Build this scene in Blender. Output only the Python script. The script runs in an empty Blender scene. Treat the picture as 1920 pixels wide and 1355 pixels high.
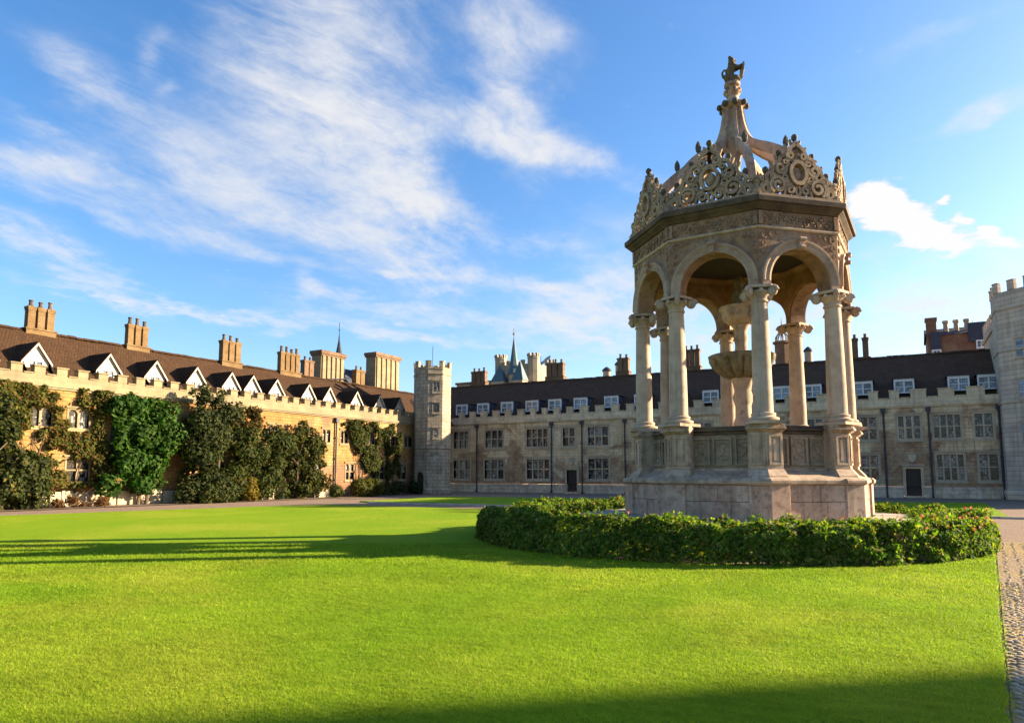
import bpy, math, random
import numpy as np
from mathutils import Vector, noise
R = math.radians
PI = math.pi
rnd = random.Random(7)
rng = np.random.default_rng(11)
scene = bpy.context.scene
C = scene.collection

# ---------------------------------------------------------------- camera
cam = bpy.data.cameras.new('camera')
camo = bpy.data.objects.new('camera', cam)
C.objects.link(camo)
camo.location = (0, 0, 1.65)
camo.rotation_euler = (R(96.0), 0, R(28.9))
cam.sensor_width = 36
cam.lens = 24.75
cam.shift_y = 0.0384
cam.clip_end = 4000
scene.camera = camo

# ---------------------------------------------------------------- sun, sky, exposure
SUN_AZ, SUN_EL = 39.6, 17.4           # azimuth counted from +X towards +Y
sun = bpy.data.lights.new('sun', 'SUN')
sun.energy = 4.0
sun.angle = R(0.55)
sun.color = (1.0, 0.80, 0.55)
suno = bpy.data.objects.new('sun', sun)
C.objects.link(suno)
sd = Vector((math.cos(R(SUN_EL)) * math.cos(R(SUN_AZ)), math.cos(R(SUN_EL)) * math.sin(R(SUN_AZ)), math.sin(R(SUN_EL))))
suno.rotation_euler = sd.to_track_quat('Z', 'Y').to_euler()
suno.location = (30, 30, 40)

EXPOSURE = 2.5
SKY_STRENGTH = 0.05
scene.view_settings.view_transform = 'Standard'
scene.view_settings.look = 'None'
scene.view_settings.gamma = 1
scene.view_settings.use_curve_mapping = False
scene.view_settings.exposure = EXPOSURE

world = bpy.data.worlds.new('World')
scene.world = world
world.use_nodes = True

class NT:
    """small wrapper for wiring shader nodes"""
    def __init__(self, tree):
        self.t = tree
    def n(self, kind, ins=None, **kw):
        nd = self.t.nodes.new(kind)
        for k, v in kw.items():
            setattr(nd, k, v)
        for k, v in (ins or {}).items():
            self.put(nd.inputs[k], v)
        return nd
    def put(self, sock, v):
        if isinstance(v, bpy.types.NodeSocket):
            self.t.links.new(v, sock)
        elif isinstance(v, bpy.types.Node):
            self.t.links.new(v.outputs[0], sock)
        else:
            sock.default_value = v
    def math(self, op, a, b=0.0, c=None, clamp=False):
        nd = self.n('ShaderNodeMath', operation=op, use_clamp=clamp)
        self.put(nd.inputs[0], a); self.put(nd.inputs[1], b)
        if c is not None: self.put(nd.inputs[2], c)
        return nd.outputs[0]
    def mix(self, f, a, b, blend='MIX'):
        nd = self.n('ShaderNodeMix', data_type='RGBA', blend_type=blend)
        self.put(nd.inputs[0], f); self.put(nd.inputs[6], a); self.put(nd.inputs[7], b)
        return nd.outputs[2]
    def ramp(self, f, stops, interp='LINEAR'):
        nd = self.n('ShaderNodeValToRGB')
        cr = nd.color_ramp; cr.interpolation = interp
        while len(cr.elements) < len(stops): cr.elements.new(0.5)
        for e, (p, c) in zip(cr.elements, stops):
            e.position = p
            e.color = (c, c, c, 1) if isinstance(c, (int, float)) else (*c, 1)
        self.put(nd.inputs[0], f)
        return nd.outputs[0]
    def noise(self, vec, scale, detail=5, rough=0.55, dist=0.0, out=0):
        nd = self.n('ShaderNodeTexNoise', {'Scale': scale, 'Detail': detail, 'Roughness': rough, 'Distortion': dist})
        if vec is not None: self.put(nd.inputs['Vector'], vec)
        return nd.outputs[out]

def build_world():
    t = world.node_tree
    t.nodes.clear()
    N = NT(t)
    sky = N.n('ShaderNodeTexSky', sky_type='NISHITA')
    sky.sun_disc = False
    sky.sun_elevation = R(SUN_EL)
    sky.sun_rotation = R(90 - SUN_AZ)
    sky.altitude = 0; sky.air_density = 1.0; sky.dust_density = 1.25; sky.ozone_density = 1.6
    tc = N.n('ShaderNodeTexCoord')
    sep = N.n('ShaderNodeSeparateXYZ', {0: tc.outputs['Generated']})
    x, y, z = sep.outputs
    az = N.math('MULTIPLY', N.math('ARCTAN2', x, y), 180 / PI)
    el = N.math('MULTIPLY', N.math('ARCSINE', z), 180 / PI)
    ae = N.n('ShaderNodeCombineXYZ', {0: az, 1: el, 2: 0.0}).outputs[0]
    # wind-drawn texture on a cloud layer high above the ground
    zz = N.math('ADD', N.math('MAXIMUM', z, 0.0), 0.12)
    lay = N.n('ShaderNodeCombineXYZ', {0: N.math('DIVIDE', x, zz), 1: N.math('DIVIDE', y, zz), 2: 0.0}).outputs[0]
    curl = N.n('ShaderNodeVectorMath', {0: N.noise(lay, 1.15, 4, 0.55, 0.0, 1), 1: (0.5, 0.5, 0.5)}, operation='SUBTRACT').outputs[0]
    lay2 = N.n('ShaderNodeVectorMath', {0: lay, 1: N.n('ShaderNodeVectorMath', {0: curl, 1: (0.55, 0.55, 0)}, operation='MULTIPLY').outputs[0]}, operation='ADD').outputs[0]
    streak = N.n('ShaderNodeMapping', {'Vector': lay2, 'Rotation': (0, 0, R(62)), 'Scale': (2.3, 1.0, 1)}).outputs[0]
    n1 = N.noise(streak, 1.0, 10, 0.66, 0.25)
    n2 = N.noise(lay, 3.2, 9, 0.66, 0.1)
    n3 = N.noise(N.n('ShaderNodeMapping', {'Vector': lay2, 'Rotation': (0, 0, R(50)), 'Scale': (7, 2.4, 1)}).outputs[0], 1.3, 8, 0.68, 0.15)
    warpn = N.noise(lay, 1.7, 5, 0.6, 0.0, 1)
    w1 = N.n('ShaderNodeVectorMath', {0: warpn, 1: (0.5, 0.5, 0.5)}, operation='SUBTRACT').outputs[0]
    w1 = N.n('ShaderNodeVectorMath', {0: w1, 1: (9.0, 4.5, 0)}, operation='MULTIPLY').outputs[0]
    warpf = N.noise(lay, 7.0, 5, 0.6, 0.0, 1)
    w2 = N.n('ShaderNodeVectorMath', {0: warpf, 1: (0.5, 0.5, 0.5)}, operation='SUBTRACT').outputs[0]
    w2 = N.n('ShaderNodeVectorMath', {0: w2, 1: (3.0, 2.0, 0)}, operation='MULTIPLY').outputs[0]
    pos = N.n('ShaderNodeVectorMath', {0: ae, 1: w1}, operation='ADD').outputs[0]
    pos = N.n('ShaderNodeVectorMath', {0: pos, 1: w2}, operation='ADD').outputs[0]
    # banks of cirrus: bearing, elevation, half-length, half-width, tilt (degrees), weight
    banks = [(-43.4, 33.0, 7.86, 3.49, -172.1, 0.95), (-46.6, 27.5, 6.75, 3.56, 169.0, 0.75), (-42.7, 26.5, 5.63, 3.81, 131.7, 0.9), (-38.7, 23.4, 6.84, 2.97, 137.2, 0.85), (-36.5, 19.5, 5.29, 2.64, 113.2, 0.75), (-28.9, 34.0, 4.22, 3.67, -14.6, 0.8), (-28.9, 29.4, 5.6, 2.46, 110.1, 0.75), (-32.5, 27.3, 7.63, 1.33, 171.6, 0.8), (-25.3, 25.8, 8.04, 1.01, 161.6, 0.95), (-44.6, 19.4, 9.39, 1.41, 167.7, 0.5), (-28.0, 19.3, 8.46, 0.99, 165.0, 0.45), (-61.8, 25.8, 3.93, 1.26, 159.9, 0.7), (-63.8, 22.5, 3.22, 0.56, 160.4, 0.4), (-62.8, 20.6, 4.95, 0.69, 179.6, 0.5), (-57.0, 28.9, 1.38, 0.86, 87.4, 0.5), (-55.4, 26.8, 0.94, 0.47, -165.9, 0.4), (-64.9, 16.0, 3.48, 1.4, 164.8, 0.85), (-60.8, 14.2, 4.8, 0.73, 157.5, 0.8), (-55.2, 12.4, 6.39, 0.39, 175.1, 0.85), (-49.2, 12.1, 4.66, 0.32, 176.0, 0.5), (-45.9, 13.9, 1.47, 1.22, 86.9, 0.55), (-55.3, 20.4, 9.19, 2.26, 168.9, 0.3), (-36.8, 11.1, 11.22, 0.6, 172.6, 0.6), (-37.3, 16.2, 3.05, 0.37, -179.6, 0.5), (-34.6, 14.8, 1.76, 0.34, -173.8, 0.4), (-24.9, 12.9, 6.58, 1.37, -166.3, 0.6), (-21.0, 12.0, 3.87, 2.35, -162.6, 0.8), (4.9, 15.5, 2.24, 0.55, 158.8, 0.5), (6.7, 24.0, 3.19, 0.61, -167.8, 0.6), (4.6, 29.0, 4.57, 0.73, -171.2, 0.22), (7.3, 14.4, 1.8, 1.51, 153.4, 0.4), (-1.1, 13.4, 2.45, 1.51, 170.8, 0.5), (-11.4, 11.6, 10.46, 3.69, 176.2, 0.75), (-16.2, 17.6, 6.43, 2.42, 162.0, 0.25),
             (-52, 23, 9, 1.6, 160, 0.4), (-60, 18.5, 6, .8, 165, 0.45), (-50, 17.2, 8, .7, 168, 0.4), (-30, 15.5, 9, .8, 172, 0.45), (-40, 13.2, 10, .6, 175, 0.5), (-22, 15.5, 6, 1.0, 10, 0.45), (2, 12.2, 8, 1.6, 175, 0.5),
             (40, 18, 16, 4, 170, 0.6), (75, 26, 12, 5, 160, 0.6), (-95, 24, 14, 5, 160, 0.6), (-130, 20, 16, 4, 10, 0.6), (120, 22, 18, 5, 175, 0.6), (170, 26, 14, 6, 20, 0.6)]
    def bank_sum(lst, p):
        tot = None
        for (a, e, l, w, ang, s) in lst:
            m = N.n('ShaderNodeMapping', {'Vector': p, 'Location': (a, e, 0), 'Rotation': (0, 0, R(ang)), 'Scale': (l, w, 1)}, vector_type='TEXTURE').outputs[0]
            d2 = N.n('ShaderNodeVectorMath', {0: m, 1: m}, operation='DOT_PRODUCT').outputs['Value']
            g = N.math('MULTIPLY', N.math('POWER', 2.718, N.math('MULTIPLY', d2, -1.0)), s)
            tot = g if tot is None else N.math('ADD', tot, g)
        return tot
    cov = bank_sum(banks, pos)
    covs = N.math('SUBTRACT', 1.0, N.math('POWER', 2.718, N.math('MULTIPLY', cov, -1.35)))
    tex = N.math('ADD', N.math('MULTIPLY', n1, 0.40), N.math('MULTIPLY', n3, 0.24))
    tex = N.math('ADD', N.math('ADD', tex, N.math('MULTIPLY', n2, 0.36)), -0.5)
    dens = N.math('ADD', N.math('MULTIPLY', covs, 1.08), N.math('MULTIPLY', N.math('MULTIPLY', tex, 5.2), N.math('ADD', covs, 0.30)))
    cir = N.n('ShaderNodeMapRange', {'Value': dens, 'From Min': 0.0, 'From Max': 1.35, 'To Min': 0.0, 'To Max': 0.94}, interpolation_type='SMOOTHSTEP').outputs[0]
    # small fair-weather cumulus, crisp edged
    cum = bank_sum([(-1.4, 19.3, 1.5, 1.0, 165.5, 1.2), (-0.3, 19.3, 1.3, 1.2, 147.0, 1.3), (1.0, 17.6, 1.5, 1.2, 139.4, 1.2), (2.3, 16.9, 1.7, 1.15, 139.4, 1.3), (3.9, 15.9, 1.6, .55, 165, .9), (3.6, 18.6, .35, .3, 0, .9), (5.9, 16.4, .9, .5, 160, 1.0), (4.5, 17.3, .5, .45, 0, .9), (7.2, 15.4, 1.2, .6, 165, .8)],
                   N.n('ShaderNodeVectorMath', {0: ae, 1: w2}, operation='ADD').outputs[0])
    cumn = N.noise(lay, 11.0, 9, 0.68, 0.0)
    cumd = N.n('ShaderNodeMapRange', {'Value': N.math('ADD', cum, N.math('MULTIPLY', N.math('ADD', cumn, -0.5), 1.7)), 'From Min': 0.22, 'From Max': 0.80}, interpolation_type='SMOOTHSTEP').outputs[0]
    a = N.math('MAXIMUM', cir, cumd)
    a = N.math('MULTIPLY', a, N.n('ShaderNodeMapRange', {'Value': z, 'From Min': 0.0, 'From Max': 0.06}).outputs[0])
    tint = N.mix(1.0, sky.outputs[0], (*SKY_TINT, 1), 'MULTIPLY')
    hs = N.n('ShaderNodeHueSaturation', {'Color': tint, 'Hue': SKY_HUE, 'Saturation': SKY_SAT, 'Value': 1.0}).outputs[0]
    k = CLOUD / (SKY_STRENGTH * 2 ** EXPOSURE)
    lit = N.n('ShaderNodeMapRange', {'Value': cumd, 'From Min': 0.2, 'From Max': 1.0, 'To Min': k * 0.96, 'To Max': k * 1.08}).outputs[0]
    cc = N.n('ShaderNodeCombineColor', {0: N.math('MULTIPLY', lit, 1.0), 1: N.math('MULTIPLY', lit, 1.0), 2: N.math('MULTIPLY', lit, 1.02)}).outputs[0]
    col = N.mix(a, hs, cc)
    bg = N.n('ShaderNodeBackground', {'Color': col, 'Strength': SKY_STRENGTH})
    out = N.n('ShaderNodeOutputWorld', {0: bg.outputs[0]})
SKY_TINT = (0.93, 0.97, 1.08)
SKY_SAT = 1.24
SKY_HUE = 0.5
CLOUD = 0.92
build_world()

# ---------------------------------------------------------------- materials
def mat_new(name):
    m = bpy.data.materials.new(name)
    m.use_nodes = True
    m.node_tree.nodes.clear()
    return m, NT(m.node_tree)

def finish(m, N, col, rough=0.9, bump=None, bstr=0.3, bdist=0.02, spec=0.25, metal=0.0, trans=None):
    ins = {'Base Color': col, 'Roughness': rough, 'Metallic': metal, 'Specular IOR Level': spec}
    b = N.n('ShaderNodeBsdfPrincipled', ins)
    if bump is not None:
        bp = N.n('ShaderNodeBump', {'Height': bump, 'Strength': bstr, 'Distance': bdist})
        N.put(b.inputs['Normal'], bp.outputs[0])
    sh = b.outputs[0]
    if trans:
        tr = N.n('ShaderNodeBsdfTranslucent', {'Color': trans[1]})
        sh = N.n('ShaderNodeMixShader', {0: trans[0], 1: sh, 2: tr.outputs[0]}).outputs[0]
    N.n('ShaderNodeOutputMaterial', {0: sh})
    return m

def stone(name, c1, c2, c3, scale=3.0, bump=0.5, bdist=0.02, rough=0.9, blocks=None, vary=0.25, grime=None, streaks=0.0, brick=None):
    """weathered masonry: two tones, blotches of a third, optional course joints and patches of brick"""
    m, N = mat_new(name)
    geo = N.n('ShaderNodeNewGeometry')
    p = geo.outputs['Position']
    n1 = N.noise(p, scale, 6, 0.6, 0.2)
    n2 = N.noise(p, scale * 0.27, 4, 0.6, 0.4)
    n3 = N.noise(p, scale * 9, 4, 0.65)
    col = N.mix(N.ramp(n1, [(0.35, 0.0), (0.65, 1.0)]), (*c1, 1), (*c2, 1))
    col = N.mix(N.ramp(n2, [(0.48, 0.0), (0.66, 0.85)]), col, (*c3, 1))
    h = N.math('ADD', N.math('MULTIPLY', n1, 0.5), N.math('MULTIPLY', n3, 0.5))
    sep = N.n('ShaderNodeSeparateXYZ', {0: p})
    flat = N.n('ShaderNodeCombineXYZ', {0: N.math('ADD', sep.outputs[0], sep.outputs[1]), 1: sep.outputs[2], 2: 0.0}).outputs[0]
    if streaks:
        st = N.noise(N.n('ShaderNodeMapping', {'Vector': p, 'Scale': (5, 5, 0.35)}).outputs[0], 1.0, 5, 0.6)
        col = N.mix(N.math('MULTIPLY', N.ramp(st, [(0.5, 0.0), (0.72, 1.0)]), streaks), col, (0.05, 0.042, 0.035, 1))
    if blocks:
        bw, bh, ms, dk = blocks
        bt = N.n('ShaderNodeTexBrick', {'Vector': flat, 'Color1': (0.86, 0.86, 0.86, 1), 'Color2': (1.1, 1.08, 1.05, 1), 'Mortar': (dk, dk, dk, 1), 'Scale': 1.0, 'Mortar Size': ms, 'Mortar Smooth': 0.4, 'Brick Width': bw, 'Row Height': bh, 'Bias': 0.0})
        col = N.mix(1.0, col, bt.outputs[0], 'MULTIPLY')
        h = N.math('SUBTRACT', h, N.math('MULTIPLY', bt.outputs['Fac'], 0.6))
    if brick:
        bc, zt, amt = brick
        nb = N.noise(p, 0.33, 3, 0.6, 0.8)
        low = N.n('ShaderNodeMapRange', {'Value': sep.outputs[2], 'From Min': zt, 'From Max': zt - 1.2, 'To Min': 0.0, 'To Max': 0.22}).outputs[0]
        msk = N.ramp(N.math('ADD', nb, low), [(amt, 0.0), (amt + 0.07, 1.0)])
        bb = N.n('ShaderNodeTexBrick', {'Vector': flat, 'Color1': (*bc, 1), 'Color2': (bc[0] * .6, bc[1] * .6, bc[2] * .6, 1), 'Mortar': (0.24, 0.2, 0.16, 1), 'Scale': 1.0, 'Mortar Size': 0.008, 'Brick Width': 0.23, 'Row Height': 0.075})
        bcol = N.mix(N.ramp(n1, [(0.3, 0.0), (0.7, 0.5)]), bb.outputs[0], (0.16, 0.085, 0.045, 1))
        col = N.mix(N.math('MULTIPLY', msk, N.ramp(n1, [(0.25, 0.35), (0.6, 0.9)])), col, bcol)
    if vary:
        oi = N.n('ShaderNodeObjectInfo')
        v = N.n('ShaderNodeMapRange', {'Value': oi.outputs['Random'], 'To Min': 1 - vary, 'To Max': 1 + vary * 0.6}).outputs[0]
        vc = N.n('ShaderNodeCombineColor', {0: v, 1: v, 2: v}).outputs[0]
        col = N.mix(1.0, col, vc, 'MULTIPLY')
    if grime:
        g = N.noise(p, scale * 1.7, 5, 0.7)
        col = N.mix(N.ramp(g, [(0.5, 0.0), (0.7, grime)]), col, (0.035, 0.03, 0.026, 1))
    return finish(m, N, col, rough, h, bump, bdist)

def leafmat(name, cols, trans=0.35, tcol=(0.12, 0.2, 0.02), rough=0.7, spec=0.1):
    m, N = mat_new(name)
    geo = N.n('ShaderNodeNewGeometry')
    k = len(cols) - 1
    col = N.ramp(geo.outputs['Random Per Island'], [(i / k, c) for i, c in enumerate(cols)])
    big = N.noise(geo.outputs['Position'], 1.1, 3, 0.5)
    v = N.n('ShaderNodeMapRange', {'Value': big, 'From Min': 0.3, 'From Max': 0.7, 'To Min': 0.65, 'To Max': 1.3}).outputs[0]
    col = N.mix(1.0, col, N.n('ShaderNodeCombineColor', {0: v, 1: v, 2: v}).outputs[0], 'MULTIPLY')
    tc = N.mix(1.0, col, (tcol[0] / .08, tcol[1] / .08, tcol[2] / .08, 1), 'MULTIPLY')
    return finish(m, N, col, rough, spec=spec, trans=(trans, tc))

def plain(name, c, rough=0.6, spec=0.3, metal=0.0, nz=None, vary=0.0):
    m, N = mat_new(name)
    geo = N.n('ShaderNodeNewGeometry')
    n = N.noise(geo.outputs['Position'], nz or 6.0, 5, 0.6)
    col = N.mix(N.ramp(n, [(0.3, 0.0), (0.7, 1.0)]), (c[0] * .75, c[1] * .75, c[2] * .75, 1), (min(1, c[0] * 1.15), min(1, c[1] * 1.15), min(1, c[2] * 1.15), 1))
    if vary:
        oi = N.n('ShaderNodeObjectInfo')
        v = N.n('ShaderNodeMapRange', {'Value': oi.outputs['Random'], 'To Min': 1 - vary, 'To Max': 1 + vary}).outputs[0]
        col = N.mix(1.0, col, N.n('ShaderNodeCombineColor', {0: v, 1: v, 2: v}).outputs[0], 'MULTIPLY')
    return finish(m, N, col, rough, n, 0.25, 0.01, spec, metal)

def tilemat(name, c1, c2, c3, row=0.18, along='x', lichen=None):
    """clay tiles too far off to be told apart: courses in the relief, mottled tones"""
    m, N = mat_new(name)
    geo = N.n('ShaderNodeNewGeometry')
    p = geo.outputs['Position']
    sep = N.n('ShaderNodeSeparateXYZ', {0: p})
    u = sep.outputs[0] if along == 'x' else sep.outputs[1]
    flat = N.n('ShaderNodeCombineXYZ', {0: u, 1: N.math('MULTIPLY', sep.outputs[2], 1.6), 2: 0.0}).outputs[0]
    bt = N.n('ShaderNodeTexBrick', {'Vector': flat, 'Color1': (*c1, 1), 'Color2': (*c2, 1), 'Mortar': (c1[0] * .4, c1[1] * .4, c1[2] * .4, 1), 'Scale': 1.0, 'Mortar Size': 0.012, 'Mortar Smooth': 0.3, 'Brick Width': row * 1.0, 'Row Height': row})
    n = N.noise(p, 1.3, 6, 0.65, 0.3)
    n2 = N.noise(p, 7.0, 4, 0.6)
    col = N.mix(N.ramp(n, [(0.42, 0.0), (0.68, 0.75)]), bt.outputs[0], (*c3, 1))
    if lichen:
        col = N.mix(N.ramp(n2, [(0.52, 0.0), (0.72, 0.8)]), col, (*lichen, 1))
    h = N.math('ADD', N.math('MULTIPLY', bt.outputs['Fac'], -0.7), n2)
    return finish(m, N, col, 0.95, h, 1.0, 0.06, 0.1)

M = {}
M['f_stone'] = stone('fountain_limestone', (0.45, 0.325, 0.22), (0.33, 0.23, 0.15), (0.49, 0.375, 0.27), 3.2, 0.5, 0.012, vary=0.10, grime=0.6, streaks=0.5)
M['f_column'] = stone('column_limestone', (0.46, 0.35, 0.25), (0.38, 0.275, 0.185), (0.49, 0.39, 0.29), 2.6, 0.4, 0.01, vary=0.10, grime=0.28, streaks=0.5)
M['f_brown'] = stone('brown_weathered_limestone', (0.30, 0.185, 0.11), (0.21, 0.125, 0.072), (0.35, 0.25, 0.165), 3.6, 0.6, 0.015, vary=0.06, grime=0.6, streaks=0.4)
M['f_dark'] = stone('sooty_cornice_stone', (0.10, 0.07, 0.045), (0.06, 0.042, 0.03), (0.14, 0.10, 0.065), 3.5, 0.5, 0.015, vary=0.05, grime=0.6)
M['f_pink'] = stone('pinkish_plinth_stone', (0.46, 0.315, 0.22), (0.34, 0.215, 0.145), (0.50, 0.385, 0.29), 4.5, 0.7, 0.018, vary=0.14, grime=0.65, streaks=0.5)
M['f_crest'] = stone('weathered_strapwork_stone', (0.40, 0.295, 0.185), (0.29, 0.205, 0.125), (0.21, 0.155, 0.105), 5.0, 0.6, 0.015, vary=0.05, grime=0.75)
M['f_moss'] = stone('mossy_basin_stone', (0.215, 0.175, 0.10), (0.14, 0.115, 0.062), (0.27, 0.22, 0.145), 5.0, 0.7, 0.02, vary=0.05, grime=0.6)
M['f_panel'] = stone('dark_panel_stone', (0.33, 0.245, 0.16), (0.24, 0.175, 0.112), (0.38, 0.285, 0.20), 4.0, 0.6, 0.015, vary=0.08, grime=0.5, streaks=0.45)  # a darker tone of the limestone for the basin walls
M['f_arch'] = stone('archivolt_stone', (0.38, 0.27, 0.185), (0.29, 0.195, 0.13), (0.42, 0.315, 0.225), 4.0, 0.4, 0.01, vary=0.05, grime=0.35)
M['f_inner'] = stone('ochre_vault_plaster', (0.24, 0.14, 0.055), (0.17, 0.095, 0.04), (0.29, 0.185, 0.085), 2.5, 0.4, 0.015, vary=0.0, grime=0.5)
M['verdigris'] = plain('dark_weathered_finial', (0.075, 0.07, 0.05), 0.8)
M['statue'] = stone('lichened_statue_stone', (0.13, 0.095, 0.05), (0.08, 0.06, 0.035), (0.20, 0.15, 0.07), 9, 0.6, 0.01, vary=0, grime=0.5)
M['shield'] = plain('gilded_shield_stone', (0.30, 0.21, 0.07), 0.7)

M['ochre'] = stone('ochre_rubble_wall', (0.34, 0.185, 0.060), (0.25, 0.128, 0.038), (0.37, 0.235, 0.105), 1.8, 0.9, 0.035, blocks=(0.42, 0.21, 0.014, 0.55), vary=0.0, streaks=0.25, brick=((0.22, 0.085, 0.04), 3.4, 0.62))
M['cream'] = stone('cream_parapet_stone', (0.267, 0.213, 0.127), (0.223, 0.174, 0.099), (0.192, 0.155, 0.093), 1.5, 0.4, 0.015, blocks=(0.75, 0.34, 0.008, 0.75), vary=0.08, streaks=0.2)
M['clunch'] = stone('patched_clunch_wall', (0.64, 0.475, 0.275), (0.50, 0.355, 0.195), (0.66, 0.53, 0.35), 1.4, 0.8, 0.03, blocks=(0.5, 0.26, 0.012, 0.7), vary=0.0, streaks=0.5, brick=((0.36, 0.165, 0.07), 3.5, 0.525))
M['clunch_trim'] = stone('pale_dressed_stone', (0.62, 0.50, 0.33), (0.52, 0.41, 0.265), (0.42, 0.32, 0.21), 1.8, 0.4, 0.015, blocks=(0.8, 0.3, 0.010, 0.65), vary=0.12, streaks=0.35)
M['footing'] = stone('grey_footing_stone', (0.56, 0.425, 0.30), (0.43, 0.32, 0.215), (0.60, 0.475, 0.35), 2.0, 0.6, 0.02, blocks=(0.7, 0.3, 0.014, 0.55), vary=0.05, grime=0.4, streaks=0.4)
M['rubble_white'] = stone('limewashed_footing', (0.46, 0.39, 0.27), (0.38, 0.31, 0.20), (0.30, 0.23, 0.15), 2.4, 0.9, 0.05, vary=0.1)
M['turret'] = stone('grey_turret_ashlar', (0.37, 0.305, 0.22), (0.27, 0.22, 0.16), (0.42, 0.34, 0.21), 1.3, 0.6, 0.025, blocks=(0.6, 0.3, 0.018, 0.45), vary=0.0, grime=0.45, streaks=0.6)
M['gate'] = stone('lilac_grey_gate_stone', (0.54, 0.42, 0.315), (0.42, 0.32, 0.24), (0.60, 0.475, 0.31), 1.1, 0.6, 0.025, blocks=(0.6, 0.32, 0.016, 0.5), vary=0.0, streaks=0.45)
M['pale_tower'] = stone('pale_tower_stone', (0.342, 0.293, 0.211), (0.288, 0.243, 0.171), (0.243, 0.203, 0.149), 0.8, 0.4, 0.03, blocks=(0.9, 0.45, 0.012, 0.75), vary=0.0)
M['roof_brown'] = tilemat('sunlit_brown_tiles', (0.054, 0.029, 0.015), (0.071, 0.037, 0.019), (0.037, 0.020, 0.012), 0.17, 'y', (0.068, 0.042, 0.019))
M['roof_dark'] = tilemat('dark_plum_tiles', (0.105, 0.058, 0.038), (0.13, 0.074, 0.048), (0.072, 0.043, 0.031), 0.17, 'x', (0.10, 0.068, 0.038))
M['slate'] = tilemat('blue_slates', (0.055, 0.065, 0.09), (0.07, 0.08, 0.105), (0.045, 0.055, 0.075), 0.25, 'x')
M['copper'] = plain('green_lead_spire', (0.055, 0.10, 0.115), 0.6, nz=2.0)
M['chim_ochre'] = stone('ochre_chimney_brick', (0.179, 0.113, 0.050), (0.133, 0.080, 0.034), (0.199, 0.136, 0.066), 2.5, 0.6, 0.02, blocks=(0.23, 0.08, 0.010, 0.7), vary=0.08)
M['chim_brown'] = stone('brown_chimney_brick', (0.19, 0.115, 0.065), (0.135, 0.08, 0.048), (0.22, 0.145, 0.09), 2.5, 0.6, 0.02, blocks=(0.23, 0.08, 0.010, 0.7), vary=0.08, grime=0.4)
M['chim_pale'] = stone('pale_stack_stone', (0.237, 0.184, 0.109), (0.193, 0.147, 0.084), (0.262, 0.209, 0.131), 1.5, 0.4, 0.02, blocks=(0.5, 0.25, 0.010, 0.8), vary=0.0)
M['red_brick'] = stone('red_brick', (0.20, 0.105, 0.065), (0.15, 0.075, 0.05), (0.22, 0.145, 0.085), 1.8, 0.6, 0.02, blocks=(0.23, 0.08, 0.010, 0.7), vary=0.1)
M['pot'] = plain('clay_pot', (0.10, 0.075, 0.06), 0.85, vary=0.2)
M['lead'] = plain('leaden_pipe', (0.04, 0.042, 0.05), 0.6)
M['white'] = plain('white_paint', (0.50, 0.435, 0.33), 0.5, nz=3.0)
M['white_far'] = plain('off_white_paint', (0.58, 0.58, 0.57), 0.5, nz=3.0)
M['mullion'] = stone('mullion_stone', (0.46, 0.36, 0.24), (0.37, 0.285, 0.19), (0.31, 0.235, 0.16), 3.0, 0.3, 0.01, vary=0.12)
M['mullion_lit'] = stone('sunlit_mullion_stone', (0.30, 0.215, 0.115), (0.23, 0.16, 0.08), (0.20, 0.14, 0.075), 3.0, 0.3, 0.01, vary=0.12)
M['door'] = plain('dark_oak_door', (0.045, 0.026, 0.018), 0.6)
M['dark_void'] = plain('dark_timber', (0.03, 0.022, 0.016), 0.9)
M['bark'] = plain('bark', (0.10, 0.07, 0.045), 0.95, nz=9)
M['flagcloth'] = plain('grey_flag_cloth', (0.30, 0.30, 0.34), 0.9)

def glassmat(name, lo, hi, p_hi):
    """old leaded lights: small quarries, each tilted a little, pale reflections painted into some"""
    m, N = mat_new(name)
    oi = N.n('ShaderNodeObjectInfo')
    geo = N.n('ShaderNodeNewGeometry')
    p = geo.outputs['Position']
    sep = N.n('ShaderNodeSeparateXYZ', {0: p})
    flat = N.n('ShaderNodeCombineXYZ', {0: N.math('ADD', sep.outputs[0], sep.outputs[1]), 1: sep.outputs[2], 2: 0.0}).outputs[0]
    bt = N.n('ShaderNodeTexBrick', {'Vector': flat, 'Color1': (0, 0, 0, 1), 'Color2': (1, 1, 1, 1), 'Mortar': (0, 0, 0, 1), 'Scale': 1.0, 'Mortar Size': 0.012, 'Mortar Smooth': 0.1, 'Brick Width': 0.13, 'Row Height': 0.19, 'Bias': -0.1})
    bt.offset = 0.0
    q = N.n('ShaderNodeSeparateColor', {0: bt.outputs[0]}).outputs[0]
    n = N.noise(p, 1.6, 3, 0.6, 0.4)
    f = N.math('ADD', N.math('ADD', N.math('MULTIPLY', oi.outputs['Random'], 0.45), N.math('MULTIPLY', n, 0.45)), N.math('MULTIPLY', q, 0.35))
    col = N.ramp(f, [(0.15, lo), (p_hi, lo), (p_hi + 0.22, hi)])  # scattered quarries get a pale colour that stands for reflected light
    col = N.mix(bt.outputs['Fac'], col, (0.03, 0.03, 0.032, 1))
    h = N.math('ADD', N.math('MULTIPLY', q, 0.5), N.noise(p, 5.0, 2))
    bp = N.n('ShaderNodeBump', {'Height': h, 'Strength': 0.35, 'Distance': 0.03})
    b = N.n('ShaderNodeBsdfPrincipled', {'Base Color': col, 'Roughness': 0.13, 'Specular IOR Level': 0.45, 'Normal': bp.outputs[0]})
    N.n('ShaderNodeOutputMaterial', {0: b.outputs[0]})
    return m
M['glass'] = glassmat('leaded_glass', (0.014, 0.014, 0.016), (0.30, 0.28, 0.255), 0.58)
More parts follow.
